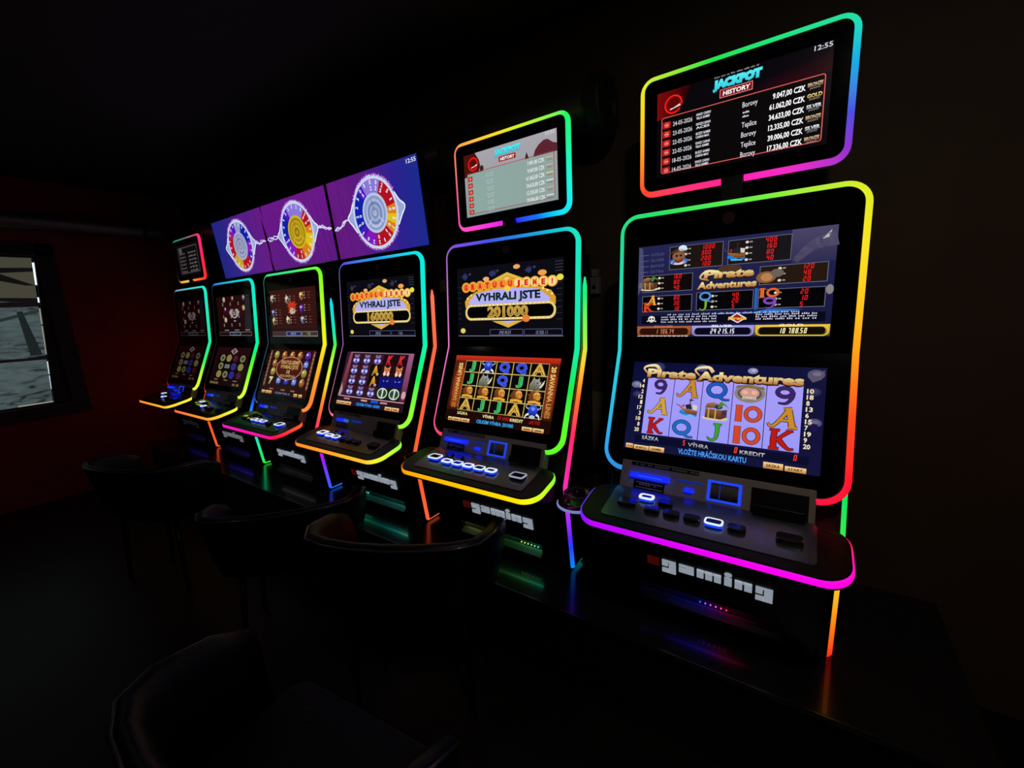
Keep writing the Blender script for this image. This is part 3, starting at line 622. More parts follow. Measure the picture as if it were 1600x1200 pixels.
# --- the three far machines
def egg(S, u, v, col, k=1.0):
    S.ell(u, v, .85*k, .8*k, col); S.L += 1; S.ell(u-.25*k, v+.25*k, .25*k, .2*k, 'e8dca0'); S.L -= 1
def eggs(S):
    bg(S, '3c1412', '2c100e'); S.L = 2
    S.rect(.2, 1.6, .8, 8.8, '7a4438'); S.rect(15.2, 1.6, 15.8, 8.8, '7a4438'); S.rect(1, 1.6, 15, 8.9, '24100c')
    for k in range(9): S.rect(.3, 1.9+k*.75, .7, 2.3+k*.75, 'b08868'); S.rect(15.3, 1.9+k*.75, 15.7, 2.3+k*.75, 'b08868')
    S.L = 3
    us = [2.7, 5.55, 8.3, 11.0, 13.6]; vs = [7.9, 6.2, 4.55, 2.8]
    rows = ['yoooP', 'o...b', 'y...y', '7bBbo']; cm = {'y': ('b8a850', '6a5a20'), 'o': ('c88040', '6a3818'), 'P': ('7838d0', '301070'), 'b': ('5068c8', '202860'), 'B': ('2838b0', '101440')}
    for j in range(4):
        for i in range(5):
            t = rows[j][i]
            if t == '.': continue
            if t == '7': S.txt('7', us[i]-.7, vs[j]-.7, 1.4, 1.4, ('e8d8a0', '8a7848'), .06)
            else:
                egg(S, us[i], vs[j], cm[t])
                if t in 'bB': S.L = 5; S.txt('10', us[i]-.55, vs[j]-.4, 1.1, .8, '98a8e8' if t == 'b' else '3848c8', .04); S.L = 3
                if t == 'o': S.L = 5; S.stroke([(us[i]+.2, vs[j]+.2), (us[i]+.7, vs[j]+.5), (us[i]+.5, vs[j]-.6)], .25, .1, '4a3018'); S.L = 3
    S.L = 6; S.ell(8.2, 5.4, 4.6, 2.3, 'b87868'); S.L = 7; S.ell(8.2, 5.4, 4.35, 2.1, ('5a1c14', '38140e')); S.L = 8
    S.txt('GRATULUJEME!', 5.0, 6.2, 6.4, .7, 'c8a060', .03); S.txt('VYHRÁLI JSTE', 5.1, 5.3, 6.2, .7, 'c8a060', .03); S.txt('10', 7.7, 4.35, 1.1, .7, 'c8a868', .03); S.txt('VÍCE ÚSPĚCHU', 5.6, 3.65, 5.2, .42, 'c0a060', .02)
    S.L = 3; S.rect(.2, 0, 15.8, 1.5, '2a0e0c'); S.rect(5, .15, 11, .8, '0c1420'); S.L = 4; S.txt('CELKEM VÝHRA 10', 5.4, .3, 5.2, .34, '6a90b0', .01)
    for u in (3, 7.2, 10.6): S.rect(u, 1.0, u+1.4, 1.25, 'a06048')
    for a in (.4, 1.8, 3.0, 12.0, 13.6): soft_key(S, a, .15, a+1.1, .7)
def eggs_pay(S):
    bg(S, '341210', '260e0e'); S.L = 2
    for k in range(11): S.rect(2.2, 1.8+k*.62, 15.5, 1.86+k*.62, '4a1c16')
    for (u, v, c) in ((1.0, 7.4, ('c8c0a0', '5a5440')), (1.1, 4.6, ('7078b0', '282c58')), (1.1, 3.0, ('c8b070', '6a5428')), (6.4, 7.0, ('d0c8b0', '403428')), (11.3, 7.5, ('e0a860', '6a3818')), (11.2, 5.2, ('8038d8', '301068')), (11.4, 3.1, ('a8a8c8', '404058')), (6.3, 3.1, ('e0d0a0', '50402c'))):
        S.L = 3; S.star(u, v, .8, .85, 7, .75, c, .4); S.L = 4; S.ell(u+.25, v-.15, .25, .3, '2c2018'); S.ell(u-.2, v+.25, .2, .2, 'f0e8d0')
        for q in range(3): S.rect(u+1.0, v+.5-q*.5, u+1.2, v+.68-q*.5, 'd0c8b8'); S.rect(u+2.0, v+.5-q*.5, u+2.9, v+.64-q*.5, '80302a')
    S.L = 4; S.star(8.0, 5.4, 2.0, 1.5, 13, .6, ('d84020', '701c10'), .4); S.L = 5; S.star(8.0, 4.8, 1.1, .75, 9, .7, 'c0b0a0', .4); S.ell(7.6, 4.9, .2, .2, '301010'); S.ell(8.4, 4.9, .2, .2, '301010')
    S.L = 3; S.rect(.2, .05, 16, 1.0, '3a2c30'); S.L = 4; S.frame(.25, .1, 5.2, .95, .1, .08, '604038'); S.rr(5.4, .1, 10.7, .95, .2, '8088b8'); S.frame(10.9, .1, 15.9, .95, .1, .08, '909060'); S.L = 5; S.rr(5.6, .2, 10.5, .85, .2, '20285a'); S.L = 6
    S.seg('24213', 7.0, .3, .35, .45, 'b0b8e0'); S.seg('7786', 12.3, .3, .35, .45, '90a060'); S.rect(.2, .0, 16, .05, 'a09890')
def coins_pay(S):
    bg(S, '2a0c0e', '1e0a0c'); S.poly([(13, 1.5), (16, 1.5), (16, 9), (14, 9)], '2c282c'); S.L = 2
    S.rect(3, 4.5, 13, 6.9, '380c10')
    for (u, v, c) in ((3.8, 8.3, 'b0a890'), (8, 8.4, '6a3a30'), (13.2, 8.4, '5a5a78'), (4.1, 6.1, '3a2c70'), (12.9, 6.2, 'd0c878'), (4, 3.7, 'd0b890')): S.ell(u, v, .65, .6, c); S.L = 3; S.ell(u+.1, v+.1, .3, .3, 'e0d8b0'); S.L = 2
    for u in (2.6, 6.4, 10.2):
        for v in (7.3, 6.9, 4.5, 4.1, 2.6, 2.2): S.rect(u+.2, v, u+.7, v+.25, 'a89890')
    S.L = 4; S.poly([(5.9, 5.4), (7.0, 6.1), (8.5, 5.9), (10, 6.1), (11, 5.4), (10.2, 4.4), (8.5, 3.9), (6.8, 4.4)], 'b8a8a8'); S.L = 5; S.ell(8.45, 5.1, .85, .85, '2a2028'); S.L = 6; S.txt('15', 8.0, 4.7, .9, .8, 'c8c0c0', .04)
    S.rect(8, 3.3, 9, 3.5, 'd0c8c8'); S.L = 3
    for u in (3, 8, 13): S.rect(u, 1.25, u+2.2, 1.45, 'a09494')
    S.frame(.3, .1, 5.3, .95, .1, .1, '6a5a58'); S.frame(5.5, .1, 10.7, .95, .1, .12, 'b0b0b8'); S.frame(10.9, .1, 15.8, .95, .1, .1, '8a8878'); S.rect(5.8, .25, 10.4, .8, '1c2444'); S.L = 4; S.seg('24213', 7.0, .3, .35, .42, '6a70a0')
def coins(S):
    bg(S, '2c0c12', '1a0a0a'); S.rect(1.3, 1.7, 14.6, 7.3, '140a08'); S.L = 2
    S.poly([(6.9, 8.1), (8.6, 8.9), (10.3, 8.1), (8.6, 7.3)], 'a89ca0'); S.L = 3; S.ell(8.6, 8.1, .6, .5, '5a5058'); S.L = 2
    us = [3.8, 6.95, 10.05, 13.4]; rows = ['cyrc', 'cwby', 'ycBr']
    cm = {'c': '6a7048', 'y': '98883c', 'r': '481418', 'b': '28287a', 'B': '2a20a0', 'w': '707078'}
    for j in range(3):
        for i in range(4):
            t = rows[j][i]; v = 6.45-j*1.92
            S.L = 3
            if t == 'w': S.rr(us[i]-1.2, v-.45, us[i]+1.2, v+.45, .2, '8a8a90'); S.L = 4; S.scribble(us[i]-1, v-.15, us[i]+1, .35, '30303a', 3)
            else: S.ell(us[i], v, 1.25, .85, cm[t]); S.L = 4; S.ring(us[i], v, 1.05, .7, .18, 'a8a478' if t in 'cy' else '4848a8' if t in 'bB' else '6a2024'); S.star(us[i], v, .5, .4, 5, .5, '2a2a18' if t == 'c' else 'b0a050' if t == 'y' else '3a3ab0')
    S.L = 3
    for u in (2.2, 7, 11.5): S.rect(u, 1.2, u+1.8, 1.45, '90706a')
    for a in (.5, 2.0, 3.4, 11.6, 13.4): S.rect(a, .25, a+1.2, .75, '8a7048')
def far_pay(S):
    coins_pay(S); S.dim_all = 1
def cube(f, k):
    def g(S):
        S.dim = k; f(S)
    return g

# ------------------------------------------------------------------ the room
def structure(name, mb, m, parent=None, **k):
    o = mb.build(name, m, parent); o['kind'] = 'structure'; return o
XL, XR, YB, YF, ZC = -4.72, 2.1, 0.36, -3.6, Z(1.75)
structure('floor', MB().box(XL-.2, XR+.2, YF-.2, YB+.2, -.1, 0), M['floor'])
structure('ceiling', MB().box(XL-.2, XR+.2, YF-.2, YB+.2, ZC, ZC+.1), M['ceiling'])
structure('wall_back', MB().box(XL-.2, XR+.2, YB, YB+.15, 0, ZC), M['wall'])
structure('wall_front', MB().box(XL-.2, XR+.2, YF-.15, YF, 0, ZC), M['wall'])
structure('wall_right', MB().box(XR, XR+.15, YF, YB, 0, ZC), M['red_wall'])
# left wall with a window opening; its edge leans a little as in the photo
WY0, WY1, WZ0, WZ1 = -1.95, -0.655, Z(.04), Z(1.19)
lw = MB()
lw.box(XL-.15, XL, WY1, YB, 0, ZC); lw.box(XL-.15, XL, YF, WY0, 0, ZC)
lw.box(XL-.15, XL, WY0, WY1, 0, WZ0); lw.box(XL-.15, XL, WY0, WY1, WZ1, ZC)
structure('wall_left', lw, M['red_wall'])
win = bpy.data.objects.new('window_1', None); C.objects.link(win); win.location = (XL, 0, WZ0); win['kind'] = 'structure'
def wpart(name, mb, m, **k):
    mb.v = [(x-XL, y, z-WZ0) for x, y, z in mb.v]; o = mb.build(name, m, win); return o
fr = MB()
fr.hexa([(XL-.10, WY1-.10, WZ0), (XL-.02, WY1-.10, WZ0), (XL-.02, WY1, WZ0), (XL-.10, WY1, WZ0)], [(XL-.10, WY1-.005, WZ1), (XL-.02, WY1-.005, WZ1), (XL-.02, WY1, WZ1), (XL-.10, WY1, WZ1)])
fr.box(XL-.10, XL-.02, WY0, WY1, WZ0, WZ0+.012); fr.box(XL-.10, XL-.02, WY0, WY1, WZ1-.012, WZ1); fr.box(XL-.10, XL-.02, WY0, WY0+.05, WZ0, WZ1)
wpart('window_frame', fr, M['wframe'])
# the covering on the glass: a worn grey-blue film that lets a little daylight through
cm = bpy.data.materials.new('worn window film'); cm.use_nodes = True; nt = cm.node_tree; b = nt.nodes['Principled BSDF']
b.inputs['Base Color'].default_value = (.08, .09, .09, 1); b.inputs['Roughness'].default_value = .6
tc = nt.nodes.new('ShaderNodeTexCoord'); mp = nt.nodes.new('ShaderNodeMapping'); mp.inputs['Scale'].default_value = (3, 3, 12)
n1 = nt.nodes.new('ShaderNodeTexNoise'); n1.inputs['Scale'].default_value = 2.2; n1.inputs['Detail'].default_value = 8; n1.inputs['Distortion'].default_value = 1.2
cr = nt.nodes.new('ShaderNodeValToRGB'); cr.color_ramp.elements[0].position = .33; cr.color_ramp.elements[0].color = (.012, .014, .014, 1)
cr.color_ramp.elements[1].position = .62; cr.color_ramp.elements[1].color = (.070, .100, .104, 1)
e = cr.color_ramp.elements.new(.43); e.color = (.050, .070, .072, 1)
nt.links.new(tc.outputs['Object'], mp.inputs[0]); nt.links.new(mp.outputs[0], n1.inputs['Vector']); nt.links.new(n1.outputs['Fac'], cr.inputs[0])
nt.links.new(cr.outputs[0], b.inputs['Emission Color']); b.inputs['Emission Strength'].default_value = 1.0
def wedge(h):  # right edge of the covering at height fraction h
    return WY1-.088+.082*h
cov = MB(); cov.hexa([(XL-.075, WY0+.05, WZ0+.012), (XL-.060, WY0+.05, WZ0+.012), (XL-.060, wedge(0)-.012, WZ0+.012), (XL-.075, wedge(0)-.012, WZ0+.012)],
                     [(XL-.075, WY0+.05, WZ1-.012), (XL-.060, WY0+.05, WZ1-.012), (XL-.060, wedge(1)-.012, WZ1-.012), (XL-.075, wedge(1)-.012, WZ1-.012)])
tag(wpart('window_covering', cov, cm), 'worn grey-blue film covering the window')
shard = emit('torn dark film', hexc('0a0a0a'), 1.0, (.02, .02, .02)); shard2 = emit('upper film', hexc('5a5848'), .55, (.08, .08, .07))
def wp(yf, zf): return (WY0+.05+(wedge(zf)-.012-WY0-.05)*yf, WZ0+.012+(WZ1-WZ0-.024)*zf)
def film(name, pts, m, dx):
    p = [wp(*q) for q in pts]; wpart(name, MB().hexa([(XL-.060+dx, y, z) for y, z in p], [(XL-.057+dx, y, z) for y, z in p]), m)
film('film_patch', [(0, .70), (1, .71), (1, 1), (0, 1)], shard2, .0)
film('torn_strip', [(.0, .955), (.80, .885), (.86, .93), (1, .935), (1, .91), (.85, .895), (1, .815), (.96, .815), (.78, .865), (.4, .875), (0, .9)], shard, .004)
film('torn_strip', [(.62, .775), (.64, .81), (.84, .735), (1, .73), (1, .70), (.80, .715)], shard, .004)
film('torn_strip', [(0, .77), (.62, .765), (.62, .752), (0, .755)], shard, .005)
film('crossbar', [(0, .665), (1, .672), (1, .705), (0, .705)], shard, .006)
film('torn_strip', [(.2, .66), (.72, .545), (.66, .555), (.2, .63)], shard, .004)
film('torn_strip', [(0, .385), (.4, .345), (.9, .325), (1, .335), (1, .305), (.4, .315), (0, .345)], shard, .004)
film('torn_strip', [(.2, .40), (1, .655), (1, .635), (.2, .375)], emit('crease', hexc('2a3434'), .8), .003)
film('torn_strip', [(.93, .34), (.90, .64), (.925, .645), (.985, .34)], emit('crease dark', hexc('1c2424'), .8), .003)
day = emit('daylight gap', hexc('c8d4e0'), 1.6)
def gap(z0, z1, k=1.0, wd=.007, m=day):
    a, c = wedge(z0)-.010, wedge(z1)-.010; za, zc = WZ0+.012+(WZ1-WZ0-.024)*z0, WZ0+.012+(WZ1-WZ0-.024)*z1
    wpart('daylight_gap', MB().hexa([(XL-.07, a, za), (XL-.055, a, za), (XL-.055, a+wd, za), (XL-.07, a+wd, za)], [(XL-.07, c, zc), (XL-.055, c, zc), (XL-.055, c+wd, zc), (XL-.07, c+wd, zc)]), m)
warm = emit('dim daylight gap', hexc('b0b0a0'), .7)
gap(.82, .97, wd=.012); gap(.70, .735, wd=.012); gap(.55, .66, wd=.005, m=warm); gap(.34, .54, wd=.004, m=warm); gap(.20, .29, wd=.006); gap(.02, .19, wd=.004)
wpart('daylight_gap', MB().box(XL-.07, XL-.055, wedge(0)-.20, wedge(0)-.01, WZ0+.012, WZ0+.020), warm)
tr = MB(); tr.box(XL, XL+.02, WY1, WY1+.10, WZ0-.09, WZ1+.09); tr.box(XL, XL+.02, WY0-.1, WY1+.1, WZ1, WZ1+.09); tr.box(XL, XL+.03, WY0-.1, WY1+.1, WZ0-.09, WZ0)
structure('trim_1', tr, M['wframe'])

# low platform the machines stand on
PT = Z(-.402)
pf = thing('platform', (-1.9, 0, 0), label='long low black platform under the row of slot machines', cat='platform')
def lp(mb, dx): mb.v = [(x-dx[0], y-dx[1], z-dx[2]) for x, y, z in mb.v]; return mb
lp(MB().box(-4.5, .62, -.272, YB-.002, 0.0, PT-.02), (-1.9, 0, 0)).build('plinth_body', M['body'], pf)
lp(MB().box(-4.5, .62, -.285, YB-.002, PT-.02, PT), (-1.9, 0, 0)).build('plinth_top', M['plinth'], pf)
lp(MB().box(-4.5, .62, -.289, -.285, PT-.017, PT-.0015), (-1.9, 0, 0)).build('edge_trim', M['metal'], pf)

# ------------------------------------------------------------------ slot machine
H0 = .402
ZT, YT, ZK, YK, ZB, YB_ = .9046, .0361, .4644, 0.0, .0934, -.1566
LU = math.hypot(ZT-ZK, YT-YK); LL = math.hypot(ZK-ZB, YK-YB_)
DU = Vector((0, (YT-YK)/LU, (ZT-ZK)/LU)); NU = Vector((0, -DU.z, DU.y))
DL = Vector((0, (YK-YB_)/LL, (ZK-ZB)/LL)); NL = Vector((0, -DL.z, DL.y))
YTB, ZTB, YTT, ZTT = .0735, .9600, .0771, 1.3134
LTP = math.hypot(ZTT-ZTB, YTT-YTB); DT = Vector((0, (YTT-YTB)/LTP, (ZTT-ZTB)/LTP)); NT = Vector((0, -DT.z, DT.y))
def pu(x, v, n=0): return Vector((x, YK, ZK+H0))+DU*v+NU*n            # upper display plane
def plo(x, s, n=0): return Vector((x, YB_, ZB+H0))+DL*s+NL*n          # lower display plane, s from its foot
def pt_(x, v, n=0): return Vector((x, YTB, ZTB+H0))+DT*v+NT*n         # topper plane
def pd(s):  # head profile along the bend
    if s < LL-1e-6: return Vector((0, YB_, ZB+H0))+DL*s, DL, NL
    if s < LL+1e-6: return Vector((0, YK, ZK+H0)), (DL+DU).normalized(), (NL+NU).normalized()
    return Vector((0, YK, ZK+H0))+DU*(s-LL), DU, NU
def part(mb, name, m, parent, bevel=0, smooth=False):
    mb.v = [(x, y, z+H0) for x, y, z in mb.v]
    return mb.build(name, m, parent, bevel, smooth)
YC, YBK, ZCB = -.3653, -.1839, .0375
def zc(x, y): return ZCB*(y-YC)/(YBK-YC)
def deck_outline(wd=.336, n=8):
    """(point, t) along the console edge from the left rear round the front to the right rear"""
    r = .062; half = []
    for k in range(n+1):
        t = k/n; a, b, c = (.268, -.184), (wd, -.186), (wd, -.242)
        half.append((((1-t)**2*a[0]+2*t*(1-t)*b[0]+t*t*c[0], (1-t)**2*a[1]+2*t*(1-t)*b[1]+t*t*c[1]), t))
    half.append(((wd, -.27), 1.4))
    for k in range(n+1):
        an = math.radians(90*k/n); half.append(((wd-r+r*math.cos(an), YC+r-r*math.sin(an)), 1.7+.6*k/n))
    left = [((-x, y), t) for (x, y), t in half]; right = [((x, y), 5-t) for (x, y), t in half[::-1]]
    mid = [((-wd+r+(2*wd-2*r)*k/6, YC), 2.3+.4*k/6) for k in range(1, 6)]
    return left+mid+right
HEAD_W, RT, RB = .326, .058, .070
def head_half(s):
    L = LL+LU; w_ = HEAD_W
    if s > L-RT: q = s-(L-RT); return w_-RT+math.sqrt(max(0, RT*RT-q*q))
    if s < RB: q = RB-s; return w_-RB+math.sqrt(max(0, RB*RB-q*q))
    return w_
def make_machine(i, x, dy, spec):
    m = thing('slot_machine', (x, dy, PT), label=spec['label'], cat='slot machine', group='slot machines in a row')
    # cabinet
    prof = [(.082, .81), (.070, .455), (-.127, -.03), (-.082, -.402), (.14, -.402), (.14, .81)]
    part(MB().prism_x(prof, -.316, .316), 'cabinet', M['body'], m, .004)
    def fy(z): return -.165+(.05)*(-.05-z)/.345
    d = MB()
    def dslab(x0, x1, z0, z1, t=.05): d.prism_x([(fy(z0), z0), (fy(z1), z1), (fy(z1)+t, z1), (fy(z0)+t, z0)], x0, x1)
    dslab(-.285, .285, -.305, -.045); dslab(-.285, .285, -.396, -.362); dslab(-.285, -.212, -.362, -.305); dslab(.206, .285, -.362, -.305)
    part(d, 'front_door', M['body'], m)
    lg = MB(); lr = MB()
    def slabz(mb, x0, x1, z0, z1): mb.prism_x([(fy(z0)-.005, z0), (fy(z1)-.005, z1), (fy(z1)+.002, z1), (fy(z0)+.002, z0)], x0, x1)
    zt_, zb_ = -.194, -.223
    def letter(ch, a, b):
        wd = b-a; g = .0035
        if ch == 'g':
            k = .5
            slabz(lg, a, a+wd*k-g, zt_-.022, zt_); slabz(lg, a+wd*k, b, zb_-.017, zt_); slabz(lg, a+wd*k-g, a+wd*k, zt_-.006, zt_)
            slabz(lg, a, a+wd*k, zb_-.017, zb_-.002); slabz(lg, a+wd*k-g, a+wd*k, zb_-.017, zb_-.004)
        elif ch == 'a':
            k = .52
            slabz(lg, a, a+wd*k-.0022, zb_, zt_-.0128); slabz(lg, a, a+wd*k, zt_-.0078, zt_); slabz(lg, a+wd*k-.0022, a+wd*k, zb_, zb_+.0065); slabz(lg, a+wd*k-.0022, a+wd*k, zt_-.0165, zt_-.0128); slabz(lg, a+wd*k, b, zb_, zt_)
        elif ch in 'mn':
            n = 3 if ch == 'm' else 2; p = (wd-(n-1)*g*1.6)/n
            for k in range(n): slabz(lg, a+k*(p+g*1.6), a+k*(p+g*1.6)+p, zb_, zt_)
            slabz(lg, a, b, zt_-.007, zt_)
        elif ch == 'i':
            slabz(lg, a, b, zb_, zt_)
            cz, cx, ry = zt_+.0105, (a+b)/2, .0065
            ring = [(cx+wd*.52*math.cos(2*PI*k/14), cz+ry*math.sin(2*PI*k/14)) for k in range(14)]
            lg.hexa([(q, fy(z)+.002, z) for q, z in ring], [(q, fy(z)-.005, z) for q, z in ring])
    for ch, a, b in (('g', -.129, -.087), ('a', -.077, -.033), ('m', -.024, .044), ('i', .053, .073), ('n', .081, .126), ('g', .135, .178)): letter(ch, a, b)
    k = spec.get('logo', 1.0)
    part(lg, 'logo_lettering', M['logo'] if k == 1 else M['logo_dim'] if k > .3 else M['logo_faint'], m)
    slabz(lr, -.176, -.139, zt_-.007, zt_); slabz(lr, -.176, -.162, zb_, zt_); slabz(lr, -.176, -.139, zb_, zb_+.007); slabz(lr, -.176, -.139, -.212, -.206); slabz(lr, -.150, -.139, -.21, zt_)
    tag(part(lr, 'logo_initial', M['logo_red'] if k == 1 and spec.get('initial', True) else M['logo_red_faint'], m), 'dim red first letter of the lettering')
    # coin tray
    t = MB(); t.prism_x([(-.136, -.362), (-.136, -.354), (-.132, -.354), (-.110, -.338), (-.100, -.338), (-.100, -.362)], -.21, .204); t.box(-.21, .204, -.111, -.105, -.342, -.303)
    tray = part(t, 'coin_tray', M['tray'], m)
    tl = MB()
    led_c = spec['tray']
    x0, x1 = spec.get('tray_x', (-.017, .059))
    if led_c:
        for q in range(6):
            u = x0+(x1-x0)*q/5; n0 = len(tl.v); tl.box(u-.0018, u+.0018, -.1135, -.1112, -.3315, -.3275)
            tl.c[n0:] = [mixc(hexc(led_c[0]), hexc(led_c[1]), q/5)]*8
        part(tl, 'tray_light', M['tray_led'], tray)
    if spec.get('glow'):
        gl = MB(); g = spec['glow']; n_ = len(g)-1
        for q in range(24):
            u0, u1 = -.205+.405*q/24, -.205+.405*(q+1)/24; n0 = len(gl.v); gl.box(u0, u1, -.122, -.115, -.3075, -.3052)
            f = q/23*n_; k_ = min(int(f), n_-1); gl.c[n0:] = [mixc(hexc(g[k_]), hexc(g[k_+1]), f-k_)]*8
        part(gl, 'tray_light_bar', M['tray_bar'], tray)
    # console
    ol = [p for p, _ in deck_outline(.328)]
    con = part(MB().slab(ol, -.016, .012, zc), 'console', M['rim'], m, .003)
    part(MB().hexa([(-.30, -.335, -.014), (.30, -.335, -.014), (.30, -.12, -.0), (-.30, -.12, -.0)], [(-.285, -.168, -.085), (.285, -.168, -.085), (.285, -.10, -.085), (-.285, -.10, -.085)]), 'console_bracket', M['body'], m)
    part(MB().slab(rrect(-.262, .262, -.332, -.186, .012), .0115, .0145, zc), 'deck_plate', spec.get('deck', M['deck']), con)
    path = []
    o_ = deck_outline(.330)
    for k_, ((px, py), t_) in enumerate(o_):
        a, b_ = o_[max(0, k_-1)][0], o_[min(len(o_)-1, k_+1)][0]
        tg = Vector((b_[0]-a[0], b_[1]-a[1], 0)).normalized(); out = Vector((tg.y, -tg.x, 0))
        path.append(((px, py, zc(px, py)+H0), out, (0, 0, 1), t_))
    strip('console_light', [(p, n, o, t_) for p, o, n, t_ in path], spec['con'], con, .0165, 0, .002, False, .0055)
    # buttons
    lit = spec['lit']
    keys = [('L', -.202, -.262, .028, .021), ('a', -.155, -.229, .021, .015), ('b', -.099, -.234, .021, .015)]+[(str(k_), -.127+.0545*k_, -.273, .022, .016) for k_ in range(5)]+[('R', .207, -.268, .029, .021)]
    for nm, bx, by, hw, hd in keys:
        zz = zc(bx, by)+.0145
        if nm in 'LR': sl = rrect(bx-hw, bx+hw, by-hd, by+hd, .012)
        else: sl = rrect(bx-hw, bx+hw, by-hd, by+hd, .011)
        st = lit.get(nm)
        ztop = .010
        bt = part(MB().slab(sl, zz-.002, zz+ztop), 'button', M['key'], m, .003)
        if st:
            rm = {'w': M['white_key'], 'r': M['white_key'], 'd': M['ring_key']}[st]
            wd = hw*.16 if st != 'w' else hw*.3
            ins = rrect(bx-hw+wd, bx+hw-wd, by-hd+wd, by+hd-wd, .006); sl2 = rrect(bx-hw-.001, bx+hw+.001, by-hd-.001, by+hd+.001, .012 if nm in 'LR' else .011); n_ = len(sl2)
            rg = MB(); rg.loft([[(a, b_, zz+ztop-.003) for a, b_ in sl2], [(a, b_, zz+ztop+.001) for a, b_ in sl2], [(a, b_, zz+ztop+.001) for a, b_ in ins], [(a, b_, zz+ztop-.003) for a, b_ in ins]], cap=False)
            part(rg, 'button_ring', rm, bt)
            if st in 'wr': part(MB().loft([[(a, b_, zz) for a, b_ in sl2], [(a, b_, zz+.006) for a, b_ in sl2]], cap=False), 'button_glow', M['blue_key'], bt)
    # sloping fascia behind the buttons
    def pf_(x_, q, n=0):   # q 0..1 up the fascia
        a, c = Vector((x_, -.186, .040)), Vector((x_, -.147, .127)); dd = (c-a); nn = Vector((0, -dd.z, dd.y)).normalized()
        return a+dd*q+nn*n
    def pslab(x0, x1, q0, q1, n0, n1, mb=None):
        mb = mb or MB()
        return mb.hexa([pf_(x0, q0, n0), pf_(x1, q0, n0), pf_(x1, q1, n0), pf_(x0, q1, n0)], [pf_(x0, q0, n1), pf_(x1, q0, n1), pf_(x1, q1, n1), pf_(x0, q1, n1)])
    fas = part(pslab(-.258, .258, -.02, 1.0, -.04, .001), 'fascia', M['grey'], m, .003)
    part(pslab(.112, .243, .03, .80, .0, .0025), 'note_acceptor', M['recess'], fas)
    part(pslab(.118, .237, .06, .34, .0, .022), 'note_slot', M['black'], fas, .003)
    part(pslab(-.226, -.026, .85, .97, .0, .0015), 'notice_strip', M['recess'], fas)
    part(pslab(-.212, -.118, .10, .40, .0, .0015), 'printed_plate', M['recess'], fas)
    pr = MB()
    for q in (.17, .27, .33):
        for k_ in range(9):
            if random.random() < .85: pslab(-.205+k_*.0092, -.198+k_*.0092, q-.02, q+.02, .0015, .002, pr)
    part(pr, 'small_print', M['grey'], fas); pr = MB()
    for k_ in range(26):
        if random.random() < .85: pslab(-.22+k_*.0074, -.2145+k_*.0074, .885, .935, .0015, .002, pr)
    part(pr, 'notice_print', M['grey'], fas)
    rich = spec['rich']
    if rich:
        part(pslab(-.224, -.106, .46, .62, .0, .014), 'ticket_slot', M['blue'], fas, .002)
        part(pslab(-.200, -.125, .52, .545, .014, .0148), 'slot_highlight', M['blue2'], fas)
        part(pslab(-.083, -.012, .60, .65, .0, .003), 'card_slot', M['blue3'], fas)
        part(pslab(-.060, -.037, .29, .42, .0, .010), 'card_light', M['blue'], fas)
        fb = MB(); pslab(.001, .009, .18, .80, 0, .003, fb); pslab(.081, .089, .18, .80, 0, .003, fb); pslab(.009, .081, .73, .80, 0, .003, fb); pslab(.009, .081, .18, .25, 0, .003, fb)
        part(fb, 'reader_frame', M['frame_blue'], fas)
        part(pslab(.009, .081, .25, .73, 0, .001), 'reader_pad', M['recess'], fas)
        part(pslab(.032, .035, .28, .70, .001, .0018), 'reader_line', M['blue3'], fas)
    else:
        part(pslab(-.212, -.15, .46, .62, .0, .006), 'ticket_slot', M['blue'], fas, .002)
        part(pslab(-.15, -.115, .46, .62, .0, .006), 'ticket_slot_lamp', M['blue2'], fas, .002)
        part(pslab(-.085, -.012, .53, .64, .0, .004), 'card_slot', M['blue3'], fas)
    # display head, bent between its two displays
    L = LL+LU
    ss = [0.0]+[RB*(1-math.cos(PI/2*k_/6)) for k_ in range(1, 7)]+[LL*.5, LL-.03, LL, LL+.03, LL+LU*.5]+[L-RT+RT*math.sin(PI/2*k_/6) for k_ in range(0, 7)]
    rings = []
    for s in ss:
        P, D, N = pd(s); hw = head_half(s)-.012
        s2 = min(max(s, .006), L-.012); P, D, N = pd(s2 if s in (0, L) else s)
        bk = .072 if s > .08 else .05
        rings.append([P+Vector((-hw, 0, 0)), P+Vector((hw, 0, 0)), P+Vector((hw, 0, 0))-N*bk, P+Vector((-hw, 0, 0))-N*bk])
    head = MB().loft(rings).build('display_head', M['glass_black'], m)
    # edge light of the head
    pts = []
    for k_ in range(9):  # lower left curl
        a = math.radians(270-90*k_/8); pts.append((-HEAD_W+RB+RB*math.cos(a), RB+RB*math.sin(a), math.cos(a), math.sin(a), k_/8))
    for k_ in (1, 2, 3, 4): s = RB+(LL-RB)*k_/4; pts.append((-HEAD_W, s, -1, 0, 1+k_/4))
    for k_ in (1, 2, 3): s = LL+(LU-RT)*k_/4; pts.append((-HEAD_W, s, -1, 0, 2+.9*k_/4))
    for k_ in range(9): a = math.radians(180-90*k_/8); pts.append((-HEAD_W+RT+RT*math.cos(a), L-RT+RT*math.sin(a), math.cos(a), math.sin(a), 2.9+.2*k_/8))
    for k_ in range(1, 6): pts.append((-HEAD_W+RT+(2*HEAD_W-2*RT)*k_/6, L, 0, 1, 3.1+.8*k_/6))
    left = [q for q in pts if q[4] < 3.11]
    pts += [(-a, s, -ox, os, 7-t_) for a, s, ox, os, t_ in left[::-1]]
    path = []
    for a, s, ox, os, t_ in pts:
        P, D, N = pd(s); off = .006
        path.append((P+Vector((a-ox*off, 0, 0))-D*(os*off), Vector((ox, 0, 0))+D*os, N, t_))
    strip('head_light', path, spec['head'], head, .018, 30, top=.006)
